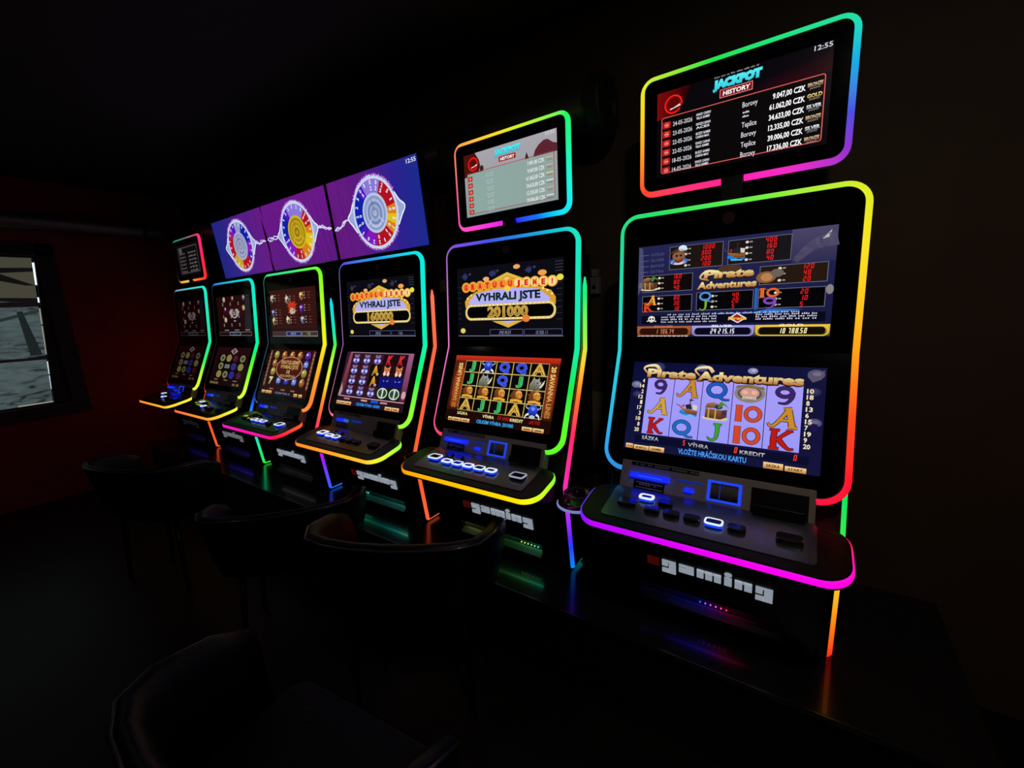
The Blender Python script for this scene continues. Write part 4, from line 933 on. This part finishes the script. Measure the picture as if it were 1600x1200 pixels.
    em = MB(); ring = [pu(.017*math.cos(2*PI*k_/24), .392+.017*math.sin(2*PI*k_/24), .0005) for k_ in range(24)]; ring2 = [p+NU*.001 for p in ring]; em.hexa(ring, ring2)
    em.build('maker_emblem', M['emblem'], head)
    def PU(u, v, n): return pu(-.262+u*.524/16, .045+v*.292/9, .0012+n)
    def PL(u, v, n): return plo(-.262+u*.524/16, LL-.331+v*.290/9, .0012+n)
    def PTo(u, v, n): return pt_(-.222+u*.444/16, .054+v*.246/9, .0012+n)
    S = Scr(PU); spec['up'](S); S.build('upper_screen', head)
    S = Scr(PL); spec['lo'](S); S.build('lower_screen', head)
    # side lights down both sides of the cabinet
    sp = [(.0781, .725), (.067, .4542), (-.130, -.034), (-.0865, -.384), (-.0785, -.391), (-.012, -.391)]; ts = [0, 1, 2, 3, 3.1, 4]
    for sx in (1, -1):
        if sx < 0 and 'side_l' not in spec: continue
        path = []; Q = []
        for k_ in range(len(sp)-1):
            nn = 8 if k_ < 3 else 2
            for j in range(nn): t_ = j/nn; Q.append((sp[k_][0]*(1-t_)+sp[k_+1][0]*t_, sp[k_][1]*(1-t_)+sp[k_+1][1]*t_, ts[k_]*(1-t_)+ts[k_+1]*t_))
        Q.append((*sp[-1], ts[-1]))
        for k_, (y, z, t_) in enumerate(Q):
            a, b_ = Q[max(0, k_-1)], Q[min(len(Q)-1, k_+1)]; tg = Vector((0, b_[0]-a[0], b_[1]-a[1])).normalized()
            N = Vector((0, tg.z, -tg.y)); path.append(((sx*.321, y-N.y*.002, z+H0-N.z*.002), (sx, 0, 0), N, t_))
        strip('side_light', path, spec['side'] if sx > 0 else spec['side_l'], m, .0172, 45, .006, True)
    # topper display
    if 'top' in spec:
        tw, r = .2753, .042
        ol = rrect(-tw+.009, tw-.009, .009, LTP-.009, r-.006, 6)
        tp = MB().hexa([pt_(a, b_, 0) for a, b_ in ol], [pt_(a, b_, -.045) for a, b_ in ol]).build('topper_display', M['glass_black'], m)
        pts = [(-.030, 0, 0, -1, 0.0), (-.13, 0, 0, -1, .4)]
        def arc(cx, cv, a0, t0):
            for k_ in range(7): a = math.radians(a0-90*k_/6); pts.append((cx+r*math.cos(a), cv+r*math.sin(a), math.cos(a), math.sin(a), t0-.1+.2*k_/6))
        arc(-tw+r, r, 270, 1); pts.append((-tw, LTP*.33, -1, 0, 1.33)); pts.append((-tw, LTP*.66, -1, 0, 1.66)); arc(-tw+r, LTP-r, 180, 2)
        for k_ in range(1, 6): pts.append((-tw+r+(2*tw-2*r)*k_/6, LTP, 0, 1, 2.1+.8*k_/6))
        arc(tw-r, LTP-r, 90, 3); pts.append((tw, LTP*.66, 1, 0, 3.33)); pts.append((tw, LTP*.33, 1, 0, 3.66)); arc(tw-r, r, 0, 4)
        pts += [(.13, 0, 0, -1, 4.6), (.030, 0, 0, -1, 5.0)]
        strip('topper_light', [(pt_(a-ox*.007, b_-ob*.007, -.0), Vector((ox, 0, 0))+DT*ob, NT, t_) for a, b_, ox, ob, t_ in pts], spec['tled'], tp, .018, 30, top=.006)
        S = Scr(PTo); spec['top'](S); S.build('topper_screen', tp)
        part(MB().box(-.028, .028, .06, .12, .80, .975), 'topper_bracket', M['body'], m)
    return m
M['logo_dim'] = emit('fainter backlit letter', hexc('6a7076'), .8, (.2, .2, .2)); M['logo_faint'] = emit('faint letter', hexc('18191b'), .7, (.05, .05, .05))
M['tray'] = mat('dull steel tray', (.22, .22, .225), .35, metal=.45); M['logo_red_faint'] = mat('unlit red letter', (.03, .004, .004), .4)
M['tray_bar'] = emat('tray light bar', 4.5)
M['tray_led'] = emat('tray led', 2.2)
M['deck_bronze_refl'] = mat('deck with bronze reflection', (.17, .125, .075), .3, metal=.85, noise=.1, nscale=60)  # bronze reflection of the screen put into the base colour
M['deck_green_refl'] = mat('black deck with green reflection', (.06, .075, .035), .25, metal=.8, noise=.6, nscale=7)  # greenish screen reflections put into the mottled base colour

SPECS = [
 dict(x=-4.0603, dy=.0385, label='slot machine at the far left end, small topper edged red and dark screens', rich=True, tray=None, logo=.2, glow=['100840', '180c60', '1c1060'],
      head=[(0, 'ff1828'), (1.8, 'ff1020'), (2.4, '803040'), (2.9, '404058'), (3.1, '8088c0'), (3.5, '40c0c8'), (4, '20e8c8'), (5, '20e8a0'), (5.5, '30f050'), (6, 'd0f830'), (7, 'e8f040')],
      con=[(0, 'ff5060'), (2, 'ff6050'), (2.5, 'ffa030'), (3, 'ffd830'), (4, 'f0f040'), (5, 'f0f040')], side=[(0, '040000'), (1.72, '040000'), (1.8, 'ff4048'), (2, 'ff5048'), (2.5, 'ff5a28'), (4, 'ff5030')], side_l=[(0, 'ff0c18'), (4, 'ff0c18')],
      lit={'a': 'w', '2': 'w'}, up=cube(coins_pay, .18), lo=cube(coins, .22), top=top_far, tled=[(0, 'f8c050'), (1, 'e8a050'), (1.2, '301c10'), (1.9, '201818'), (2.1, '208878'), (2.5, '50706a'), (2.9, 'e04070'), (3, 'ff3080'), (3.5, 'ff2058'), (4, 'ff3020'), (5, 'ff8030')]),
 dict(x=-3.2593, dy=.0267, label='slot machine with red to yellow front edge and coin game, second from the far end', rich=False, tray=None, logo=.5, glow=['180c58', '20147c', '281c90'], deck=M['deck_green_refl'],
      head=[(0, 'ff5050'), (.8, 'c04048'), (1.2, '402838'), (2, '503848'), (2.85, '302838'), (3.05, '3070e0'), (3.5, '10c0d0'), (4, '10e8d0'), (5, '00f0a0'), (5.3, '10ff30'), (5.7, '80ff20'), (6, 'd8ff30'), (7, 'e0ff40')],
      con=[(0, 'e03060'), (2, 'ff2850'), (2.5, 'ff8030'), (3, 'ffc030'), (4, 'f8f840'), (5, 'f8f840')], side=[(0, '000004'), (1.72, '000004'), (1.8, '2050ff'), (2, '18a0f0'), (2.1, '10e0e0'), (3, '20f040'), (4, '60ff60')],
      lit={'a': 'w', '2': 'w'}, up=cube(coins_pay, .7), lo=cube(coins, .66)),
 dict(x=-2.408, dy=.0001, label='slot machine with magenta to red front edge and egg symbols on its lower screen', rich=False, tray=None, logo=1, initial=False, glow=['383838', '403c40', '303030'], deck=M['deck_green_refl'],
      head=[(0, '404890'), (2, '6090a8'), (2.8, '50a8a8'), (3, '40d890'), (3.5, '30e878'), (4, '70ff20'), (4.5, 'b0f820'), (5, 'ffee10'), (5.4, 'ffb020'), (6, 'ff8030'), (7, 'ff9040')],
      con=[(0, 'd020d0'), (2, 'e020e0'), (2.6, 'ff10a0'), (3, 'ff1040'), (4, 'ff5030'), (5, 'ff6030')], side=[(0, '10d8f0'), (.8, '10e8a0'), (1, '40f040'), (1.35, 'e8f030'), (1.65, 'ff8020'), (1.95, 'ff1850'), (2.15, 'f010d0'), (2.55, '8020ff'), (3, '2060ff'), (4, '3080f8')],
      lit={'1': 'r', '2': 'r', '3': 'r', 'R': 'r'}, up=eggs_pay, lo=eggs),
 dict(x=-1.600, dy=.009, label='slot machine whose upper screen reads 160000, orange side light', rich=False, tray=('40e0a0', '60f0d0'), tray_x=(-.18, -.10), glow=['30b080', '188060', '107870', '20b0a0', '60e0c8'], deck=M['deck_bronze_refl'],
      head=[(0, 'f07090'), (1, 'e07090'), (2, 'c080d8'), (2.9, '8068c8'), (3.1, '5050e0'), (3.5, '1898e8'), (4, '00e8e0'), (5, '00f0b0'), (5.5, '10f050'), (6, '90ff30'), (7, 'a0ff40')],
      con=[(0, 'ff6030'), (2, 'ff5a18'), (2.5, 'ffa028'), (3, 'f0f030'), (4, 'a0ff40'), (5, 'a0ff40')], side=[(0, 'ff7858'), (1, 'ff6440'), (2, 'ff5c2c'), (3, 'ff6038'), (4, 'ff7050')],
      lit={'L': 'w', '0': 'w', '1': 'r'}, up=banner_far, lo=animals),
 dict(x=-.8085, dy=.0125, label='slot machine whose upper screen reads 201000, bright pale topper screen above', rich=True, tray=('a8c840', '40d890'), tray_x=(.10, .18), glow=['a0b060', '607838', '306830', '40b060', '30c090'],
      head=[(0, 'ff3a60'), (1, 'f05090'), (2, 'e878c8'), (2.9, 'a068c0'), (3.1, '8048e0'), (3.4, '3050e0'), (3.7, '1098d8'), (4, '10e0c0'), (5, '10e8a0'), (5.5, '10e840'), (6, '60ff20'), (7, '60ff28')],
      con=[(0, 'ff7060'), (1, 'ff5028'), (2, 'ff6a10'), (2.5, 'ffc000'), (2.8, 'fff000'), (3.1, 'd8ff10'), (4, '90ff30'), (5, '90ff30')], side=[(0, '20e890'), (.3, '10f070'), (.9, 'a0f040'), (1.1, 'ffd030'), (1.35, 'ff7020'), (1.6, 'ff2850'), (2, 'ff28b0'), (2.4, 'a030ff'), (2.7, '2020f8'), (3, '1080f8'), (4, '20e8e0')],
      lit={'L': 'r', '0': 'w', '1': 'r', '2': 'w', '3': 'r', '4': 'w', 'R': 'd'}, up=banner_mid, lo=safari, top=top_mid, tled=[(0, 'e020e0'), (.6, 'ff40d0'), (1, 'ff50b8'), (1.5, 'f06080'), (2, 'ff9050'), (2.35, 'ffd030'), (2.6, 'c8f020'), (3, '20f060'), (3.4, '10f0a0'), (3.8, '10f0e8'), (4.2, '10d8f8'), (4.6, '1070f0'), (5, '3020f0')]),
 dict(x=0.0, dy=0.0, label='nearest slot machine, magenta front edge and a pirate game on both screens', rich=True, tray=('1050ff', 'ff2030'), glow=['180840', '080820', '0818a0', '4010c0', '900c40', '180008', '080004'],
      head=[(0, '2f86d8'), (1, '28a0e8'), (2, '20d0d0'), (3, '22d878'), (3.25, '20e060'), (3.6, '60e840'), (4, 'd8e820'), (4.4, 'f8dc20'), (5, 'ff9c10'), (5.4, 'ff5010'), (6, 'ff1028'), (7, 'ff1040')],
      con=[(0, '7070d8'), (1, '5048ff'), (2, '7810ff'), (2.35, 'c000ff'), (2.6, 'f000e8'), (3, 'ff00d8'), (3.5, 'ff10a0'), (4, 'ff1868'), (5, 'ff2050')], side=[(0, '000004'), (1.2, '000404'), (1.6, '10d060'), (1.8, '10e060'), (2, '40e828'), (2.35, 'f8c020'), (2.7, 'ff7a10'), (3, 'ff2818'), (4, 'ff1040')],
      lit={'a': 'w', '3': 'r'}, up=pirate_pay, lo=pirate_reels, top=top_near, tled=[(0, 'ff2090'), (1, 'ff4028'), (1.3, 'ff8820'), (1.7, 'f8d020'), (2, 'd8e830'), (2.35, '20e040'), (3, '20d8a0'), (3.2, '10c8d8'), (3.5, '1060e8'), (3.8, '6030d0'), (4, 'a030c8'), (4.4, 'e828c8'), (5, 'ff20b0')]),
]
for i, s in enumerate(SPECS): make_machine(i, s['x'], s['dy'], s)

# ------------------------------------------------------------------ three wall displays above the middle machines
TX0, TW, TL = -3.3308, .69983, .38146
TP0 = Vector((0, .0590, Z(.92604))); TD = Vector((0, .0254-.0590, .37998)).normalized(); TN = Vector((0, -TD.z, TD.y))
def wheel(S, cu, cv, R_, segs, hub, digits, rot=0):
    S.L = 2; S.star(cu, cv, R_*1.17, R_*1.17, 60, .96, '9c60c0', .05); S.L = 3; S.star(cu, cv, R_*1.12, R_*1.12, 70, .965, 'd8d0f0', .04); S.L = 4; S.ring(cu, cv, R_*1.08, R_*1.08, R_*.1, 'c8d4f0', n=64)
    n = len(segs)
    for k, c in enumerate(segs):
        a = PI/2-2*PI*(k+.5)/n+rot; b_ = a+2*PI/n; P = []
        for j in range(5): q = a+(b_-a)*j/4; P.append((cu+R_*math.cos(q), cv+R_*math.sin(q)))
        for j in range(5): q = b_-(b_-a)*j/4; P.append((cu+R_*.58*math.cos(q), cv+R_*.58*math.sin(q)))
        S.L = 5; S.poly(P, c)
        if digits:
            S.L = 6; m_ = (a+b_)/2; d = digits[k % len(digits)]
            for j, ch in enumerate(d):
                rr_ = R_*(.90-.17*j); S.txt(ch, cu+rr_*math.cos(m_)-R_*.04, cv+rr_*math.sin(m_)-R_*.055, R_*(.08 if ch != '1' else .04), R_*.12, 'f0f0ff', .02, 0, m_-PI/2)
    S.L = 7
    for k in range(7):
        f = .60-.085*k; c = hub[k % len(hub)]; S.L = 7+k*.3; S.ell(cu, cv, R_*f, R_*f, c, 40)
    S.L = 10; S.stroke([(cu, cv), (cu-R_*.08, cv+R_*.42)], .05, .08, '303848', False)
    for a in (-40, 220): q = math.radians(a); S.stroke([(cu+R_*.2*math.cos(q), cv+R_*.2*math.sin(q)), (cu+R_*.48*math.cos(q), cv+R_*.48*math.sin(q))], .14, .2, hub[0], False)
    S.ring(cu, cv, R_*.44, R_*.44, R_*.06, hub[0], 235, 305)
    S.L = 11; S.poly([(cu-.3, cv+R_*1.12), (cu+.3, cv+R_*1.12), (cu, cv+R_*.93)], 'c8d0e8')
def bolt(S, u0, v0, u1, v1):
    for k in range(3):
        P = [(u0+(u1-u0)*j/5, v0+(v1-v0)*j/5+(random.uniform(-.35, .35) if 0 < j < 5 else 0)) for j in range(6)]
        S.L = 5; S.stroke(P, .16, .1, 'd8d8f8', False)
def flare(S, cu, cv, R_, side):
    S.L = 3; S.poly([(cu+side*R_*.85, cv+R_*.65), (cu+side*R_*1.15, cv+R_*.25), (cu+side*R_*1.38, cv+.1), (cu+side*R_*1.15, cv-R_*.3), (cu+side*R_*.85, cv-R_*.65)], '98a8d8')
    S.L = 4; S.stroke([(cu+side*R_*1.02, cv+R_*.45), (cu+side*R_*1.2, cv+R_*.2), (cu+side*R_*1.4, cv+.05), (cu+side*R_*1.2, cv-R_*.25), (cu+side*R_*1.02, cv-R_*.48)], .18, .18, 'e8f0ff')
BL, VI, LI, RE, OR, YE, PU_ = '1020a8', '4a18b8', '8a78d8', 'b01020', 'd88018', 'e0c018', '8018b8'
def tv_right(S):
    S.hgrad([(0, '62187a'), (5, '5c1a80'), (9, '4a1c88'), (12, '2c2090'), (16, '1a2a8c')]); S.L = 1
    for k in range(10): a = random.uniform(1, 5); S.stroke([(a, 0), (a-1, 9)], .1, .4, '641b80', False)
    wheel(S, 8.15, 4.4, 3.62, [LI, LI, RE, RE, RE, OR, YE, OR, RE, RE, RE, PU_, PU_, VI, BL, BL, BL, BL, VI, LI], ['b8c4e0', '8898c8', 'a8b4dc', '7084b8', '98a8d0', '8090b8', 'b0b8d0'], ['02', '02', '25', '5', '1', '80', '2', '70', '51', '1', '20', '2', '0', '1', '30', '20', '2', '5', '05', '1'])
    flare(S, 8.15, 4.4, 3.62, 1); flare(S, 8.15, 4.4, 3.62, -1); bolt(S, 3.3, 4.3, 0, 3.5); S.L = 6; S.txt('12:55', 14.4, 8.35, 1.45, .4, 'e8ecf8', .01)
def tv_mid(S):
    S.rect(0, 0, 16, 9, ('6a1888', '58187c')); S.L = 1
    for k in range(16): a = random.uniform(0, 16); S.stroke([(a, 0), (a-1.5, 9)], .1, .5, '681a86', False)
    wheel(S, 8.1, 4.45, 3.6, [LI, LI, LI, RE, RE, OR, YE, YE, OR, OR, RE, RE, PU_, PU_, VI, BL, BL, BL, VI, LI], ['d0b020', '988010', 'c0a01c', 'a88a14', 'c8a820', '907010', 'b89818'], ['1', '2', '5', '25', '70', '2', '1', '3', '2', '5', '10', '1', '1', '2', '20', '8', '0', '1', '5', '2'])
    flare(S, 8.1, 4.45, 3.6, 1); flare(S, 8.1, 4.45, 3.6, -1); bolt(S, 12.9, 4.4, 16, 3.9); bolt(S, 3.2, 4.5, 0, 4.4)
def tv_left(S):
    S.hgrad([(0, '1c2680'), (4, '2c2484'), (9, '4a1e84'), (16, '641a84')]); S.L = 1
    for k in range(8): a = random.uniform(11, 15.5); S.stroke([(a, 0), (a-1.5, 9)], .1, .4, '5c1e86', False)
    wheel(S, 8.0, 4.5, 3.55, ['9098c8', '9098c8', BL, BL, BL, PU_, PU_, VI, RE, RE, RE, 'c09830', 'c8a838', 'c09830', RE, RE, RE, 'a02060', PU_, VI], ['a8acc8', '8c94b8', '9aa0c0', '7c84ac', 'a0a4c0', '888eb0', '9ca0b8'], ['1', '2', '5', '0', '3', '2', '7', '5', '1', '2', '1', '2', '3', '4', '5', '2', '1', '2', '5', '0'])
    flare(S, 8.0, 4.5, 3.55, 1); flare(S, 8.0, 4.5, 3.55, -1); bolt(S, 12.7, 4.4, 16, 4.3)
for j, (fn, lb) in enumerate(((tv_left, 'wall display with a silver-hubbed wheel on a blue to purple ground, farthest of three'), (tv_mid, 'middle wall display with a gold-hubbed wheel on purple'), (tv_right, 'nearest wall display with a large silver-hubbed wheel and the time 12:55'))):
    x0 = TX0+TW*j+.012; x1 = TX0+TW*(j+1)-.012
    base = TP0+Vector(((x0+x1)/2, 0, 0))
    tv = thing('wall_display', base, label=lb, cat='display screen', group='wheel displays above the machines')
    def T(u, v, n, x0=x0, x1=x1, base=base): return Vector((x0+(x1-x0)*u/16-base.x, 0, 0))+TD*(TL*v/9)+TN*n
    o = [(-.12, -.12), (16.12, -.12), (16.12, 9.12), (-.12, 9.12)]
    MB().hexa([T(u, v, 0) for u, v in o], [T(u, v, -.045) for u, v in o]).build('casing', M['black'], tv, .003)
    S = Scr(lambda u, v, n: T(u, v, .001+n)); fn(S); S.build('screen', tv)
    yb = YB-base.y
    MB().box(-.1, .1, yb-.02, yb, .08, .3).box(-.04, .04, .05, yb-.02, .12, .26).build('wall_mount', M['body'], tv)

# ------------------------------------------------------------------ small shelves with ashtrays in the gaps between machines
shelf_l = ['small ledge between the nearest two machines', 'small ledge between the 201000 and 160000 machines', 'small ledge between the 160000 machine and the egg machine', 'small ledge between the egg machine and the coin game machine', 'small ledge between the two farthest machines']
ash_l = ['glass ashtray beside the nearest machine, lit pink by a side light', 'glass ashtray beside the machine reading 201000, at its left', 'glass ashtray at left of the machine reading 160000', 'glass ashtray at left of the egg game machine', 'glass ashtray between the two farthest machines']
def make_ledge(x, wd, label, lit=False):
    t = thing('ledge', (x, 0, Z(-.05)), label=label, cat='ledge', group='ledges in the gaps between machines')
    r = wd/2; poly = [(-r, .06), (r, .06), (r, -.19)]+[(r*math.cos(math.radians(a)), -.19+r*1.05*math.sin(math.radians(a))) for a in range(-15, -180, -15)]+[(-r, -.19)]
    MB().slab(poly[::-1], 0, .012).build('ledge_top', M['plinth'], t, .002)
    MB().box(-.02, .02, -.1, YB-.001, -.025, -.0005).build('ledge_bracket', M['body'], t)
    eo = [(x_*1.03, -.19+(y_+.19)*1.03) for x_, y_ in poly[3:-1]]
    MB().tube([(x_*1.0, y_, .006) for x_, y_ in poly[3:-1]], .005, 8).build('ledge_edge', M['acrylic_glow' if lit else 'acrylic'], t)
    return t
def make_ashtray(x, y, label):
    t = thing('ashtray', (x, y, Z(-.05)+.0122), label=label, cat='ashtray', group='glass ashtrays')
    MB().lathe([(0.0, .0), (.036, 0), (.044, .004), (.047, .036), (.044, .038), (.039, .034), (.036, .009), (0.0, .007)], n=32).build('bowl', M['glass'], t, smooth=True)
    return t
M['acrylic'] = mat('acrylic edge', (.5, .52, .6), .15, coat=.5); M['acrylic_glow'] = emit('lit acrylic edge', hexc('8088d8'), .7, (.5, .5, .6))  # nearest ledge rim is emissive in place of strip light it catches
XS = [s['x'] for s in SPECS]
for k in range(5):
    a, c = XS[5-k-1]+.336, XS[5-k]-.336
    make_ledge((a+c)/2, (c-a)-.004, shelf_l[k], k == 0); make_ashtray((a+c)/2+.004, -.195, ash_l[k])

# ------------------------------------------------------------------ things on the back wall
def socket(x, z, label):
    t = thing('wall_socket', (x, YB, Z(z)), label=label, cat='wall socket', group='pale sockets on the back wall')
    MB().hexa([(-.022, 0, -.055), (.022, 0, -.055), (.022, 0, .02), (-.022, 0, .02)], [(-.02, -.03, -.053), (.02, -.03, -.053), (.02, -.03, .018), (-.02, -.03, .018)]).build('housing', M['socket'], t, .003)
    MB().box(-.014, .014, -.022, 0, .021, .052).build('upper_clip', M['socket'], t, .002)
    MB().lathe([(.0, -.0315), (.009, -.0315), (.009, -.029), (0, -.029)], c=(0, 0, -.025), axis='y', n=16).build('hole', M['recess'], t)
    return t
socket(-.556, .715, 'pale socket on the back wall between the nearest two machines')
socket(-1.453, .735, 'pale socket on the back wall left of the 201000 machine')
bp = thing('back_panel', (-.46, YB, Z(.1)), label='beige board on the back wall with a dark oval hole, behind the nearest machine', cat='panel')
MB().box(-.13, .12, -.012, 0, -.16, .125).build('board', M['panel'], bp, .002)
MB().lathe([(0, -.0135), (.026, -.0135), (.026, -.011), (0, -.011)], axis='y', n=24).build('oval_hole', M['recess'], bp).scale = (1, 1, 1.5)
# ventilation duct over the row and along the left wall
vd = thing('ventilation_duct', (-.5, .235, Z(1.345)), label='round metal duct with an end collar above the 201000 machine', cat='duct')
MB().lathe([(.0, -4.05), (.078, -4.05), (.078, -.002), (0, -.002)], axis='x', n=36).build('duct_tube', M['duct'], vd, smooth=False)
MB().lathe([(0.0, -.002), (.106, -.002), (.109, .004), (.109, .05), (.104, .056), (.07, .058), (.06, .045), (0, .045)], axis='x', n=36).build('end_collar', M['dark_duct'], vd, smooth=False)
MB().lathe([(.0785, -.50), (.086, -.50), (.086, -.475), (.0785, -.475)], axis='x', n=36).build('clamp_band', M['dark_duct'], vd)
prof = [(.079, -.50)]
for k in range(16): prof += [(.084, -.51-k*.014), (.080, -.517-k*.014)]
MB().lathe(prof+[(.079, -.74)], axis='x', n=30).build('ribbed_sleeve', M['dark_duct'], vd)
ld = thing('wall_duct', (XL+.085, -1.3, Z(1.43)), label='round metal duct along the left wall above the window', cat='duct')
MB().lathe([(0, -1.6), (.062, -1.6), (.062, 1.45), (0, 1.45)], axis='y', n=30).build('duct_tube', M['duct'], ld)
MB().lathe([(.0625, 1.30), (.069, 1.30), (.069, 1.34), (.0625, 1.34)], axis='y', n=30).build('clamp_band', M['dark_duct'], ld)

# ------------------------------------------------------------------ tub chairs
def make_chair(x, y, rz, label, drop=0.0):
    t = thing('tub_chair', (x, y, 0), rz, label=label, cat='chair', group='black tub chairs in front of the machines')
    plan = [(.300, .02), (.304, -.06), (.300, -.165), (.272, -.225), (.20, -.255), (.10, -.272), (0, -.277)]
    plan = plan+[(-a, b_) for a, b_ in plan[:-1][::-1]]
    rings = []; rim = []
    n = len(plan)
    for k, (a, b_) in enumerate(plan):
        p = Vector((a, b_, 0)); q0 = Vector((*plan[max(0, k-1)], 0)); q1 = Vector((*plan[min(n-1, k+1)], 0)); tg = (q1-q0).normalized(); nrm = Vector((-tg.y, tg.x, 0))
        if nrm.dot(p) < 0: nrm = -nrm
        front = max(0, min(1, (b_+.10)/.12)); h = .685-drop-.06*front; lo = .40-drop+.02*front
        th = .024
        sec = [(-th, lo), (th*.9, lo), (th*1.15, lo+.1), (th, h-.03), (th*.6, h-.006), (0, h), (-th*.6, h-.006), (-th, h-.03)]
        rings.append([p*(1-.16*(h-z)/.28)+nrm*o_+Vector((0, 0, z)) for o_, z in sec]); rim.append(p+nrm*(th*.75)+Vector((0, 0, h-.012)))
    sh = MB().loft(rings).build('shell', M['leather'], t, smooth=True)
    MB().tube(rim, .005, 6).build('piping', M['piping'], sh, smooth=True)
    MB().slab(rrect(-.23, .23, -.22, .09, .06), .40-drop, .47-drop).build('seat', M['leather'], t, .018, segs=4)
    MB().slab(rrect(-.22, .22, -.20, .07, .05), .375-drop, .40-drop).build('seat_base', M['body'], t)
    for a, b_ in ((.19, .03), (-.19, .03), (.19, -.17), (-.19, -.17)):
        MB().tube([(a, b_, .377-drop), (a*1.12, b_*1.12, 0)], [.014, .010], 10).build('leg', M['chrome'], t, smooth=True)
    return t
M['piping'] = mat('worn leather piping', (.03, .026, .028), .25, coat=.3)
CH = [(-.915, -.455, 26, 'tub chair turned toward the machine reading 160000, its back rim nearest in view'), (-1.70, -.50, 46, 'tub chair half hidden left of the nearer chair, before the egg machine'),
      (-2.62, -.66, 18, 'dim tub chair before the coin game machine, farther left')]
for c in CH: make_chair(c[0], c[1], math.radians(c[2]), c[3], .08 if c is CH[1] else 0)
make_chair(-.57, -1.04, math.radians(6), 'tub chair at the bottom of the view before the nearest machines, almost black')

# ------------------------------------------------------------------ two fill lamps added out of view to brighten fascias and wall
def lamp(x, y, label, glow='lamp'):
    t = thing('fill_lamp', (x, y, ZC), label=label, cat='ceiling lamp', group='added fill lamps')
    MB().lathe([(.0, -.03), (.085, -.03), (.09, -.025), (.09, -.001), (0, -.001)], n=24).build('housing', M['black'], t)
    MB().lathe([(0, -.034), (.062, -.034), (.062, -.0302), (0, -.0302)], n=24).build('diffuser', M[glow], t)
M['lamp'] = emit('lamp glow', (1, .86, .74), FILL_POWER)
M['fill_low'] = emit('weaker lamp glow', (1, .88, .8), FILL_POWER*.11)
lamp(.464, -1.25, 'small round ceiling lamp added out of view over the nearest machines'); lamp(-2.52, -1.45, 'small round ceiling lamp added out of view toward the left', 'fill_low')
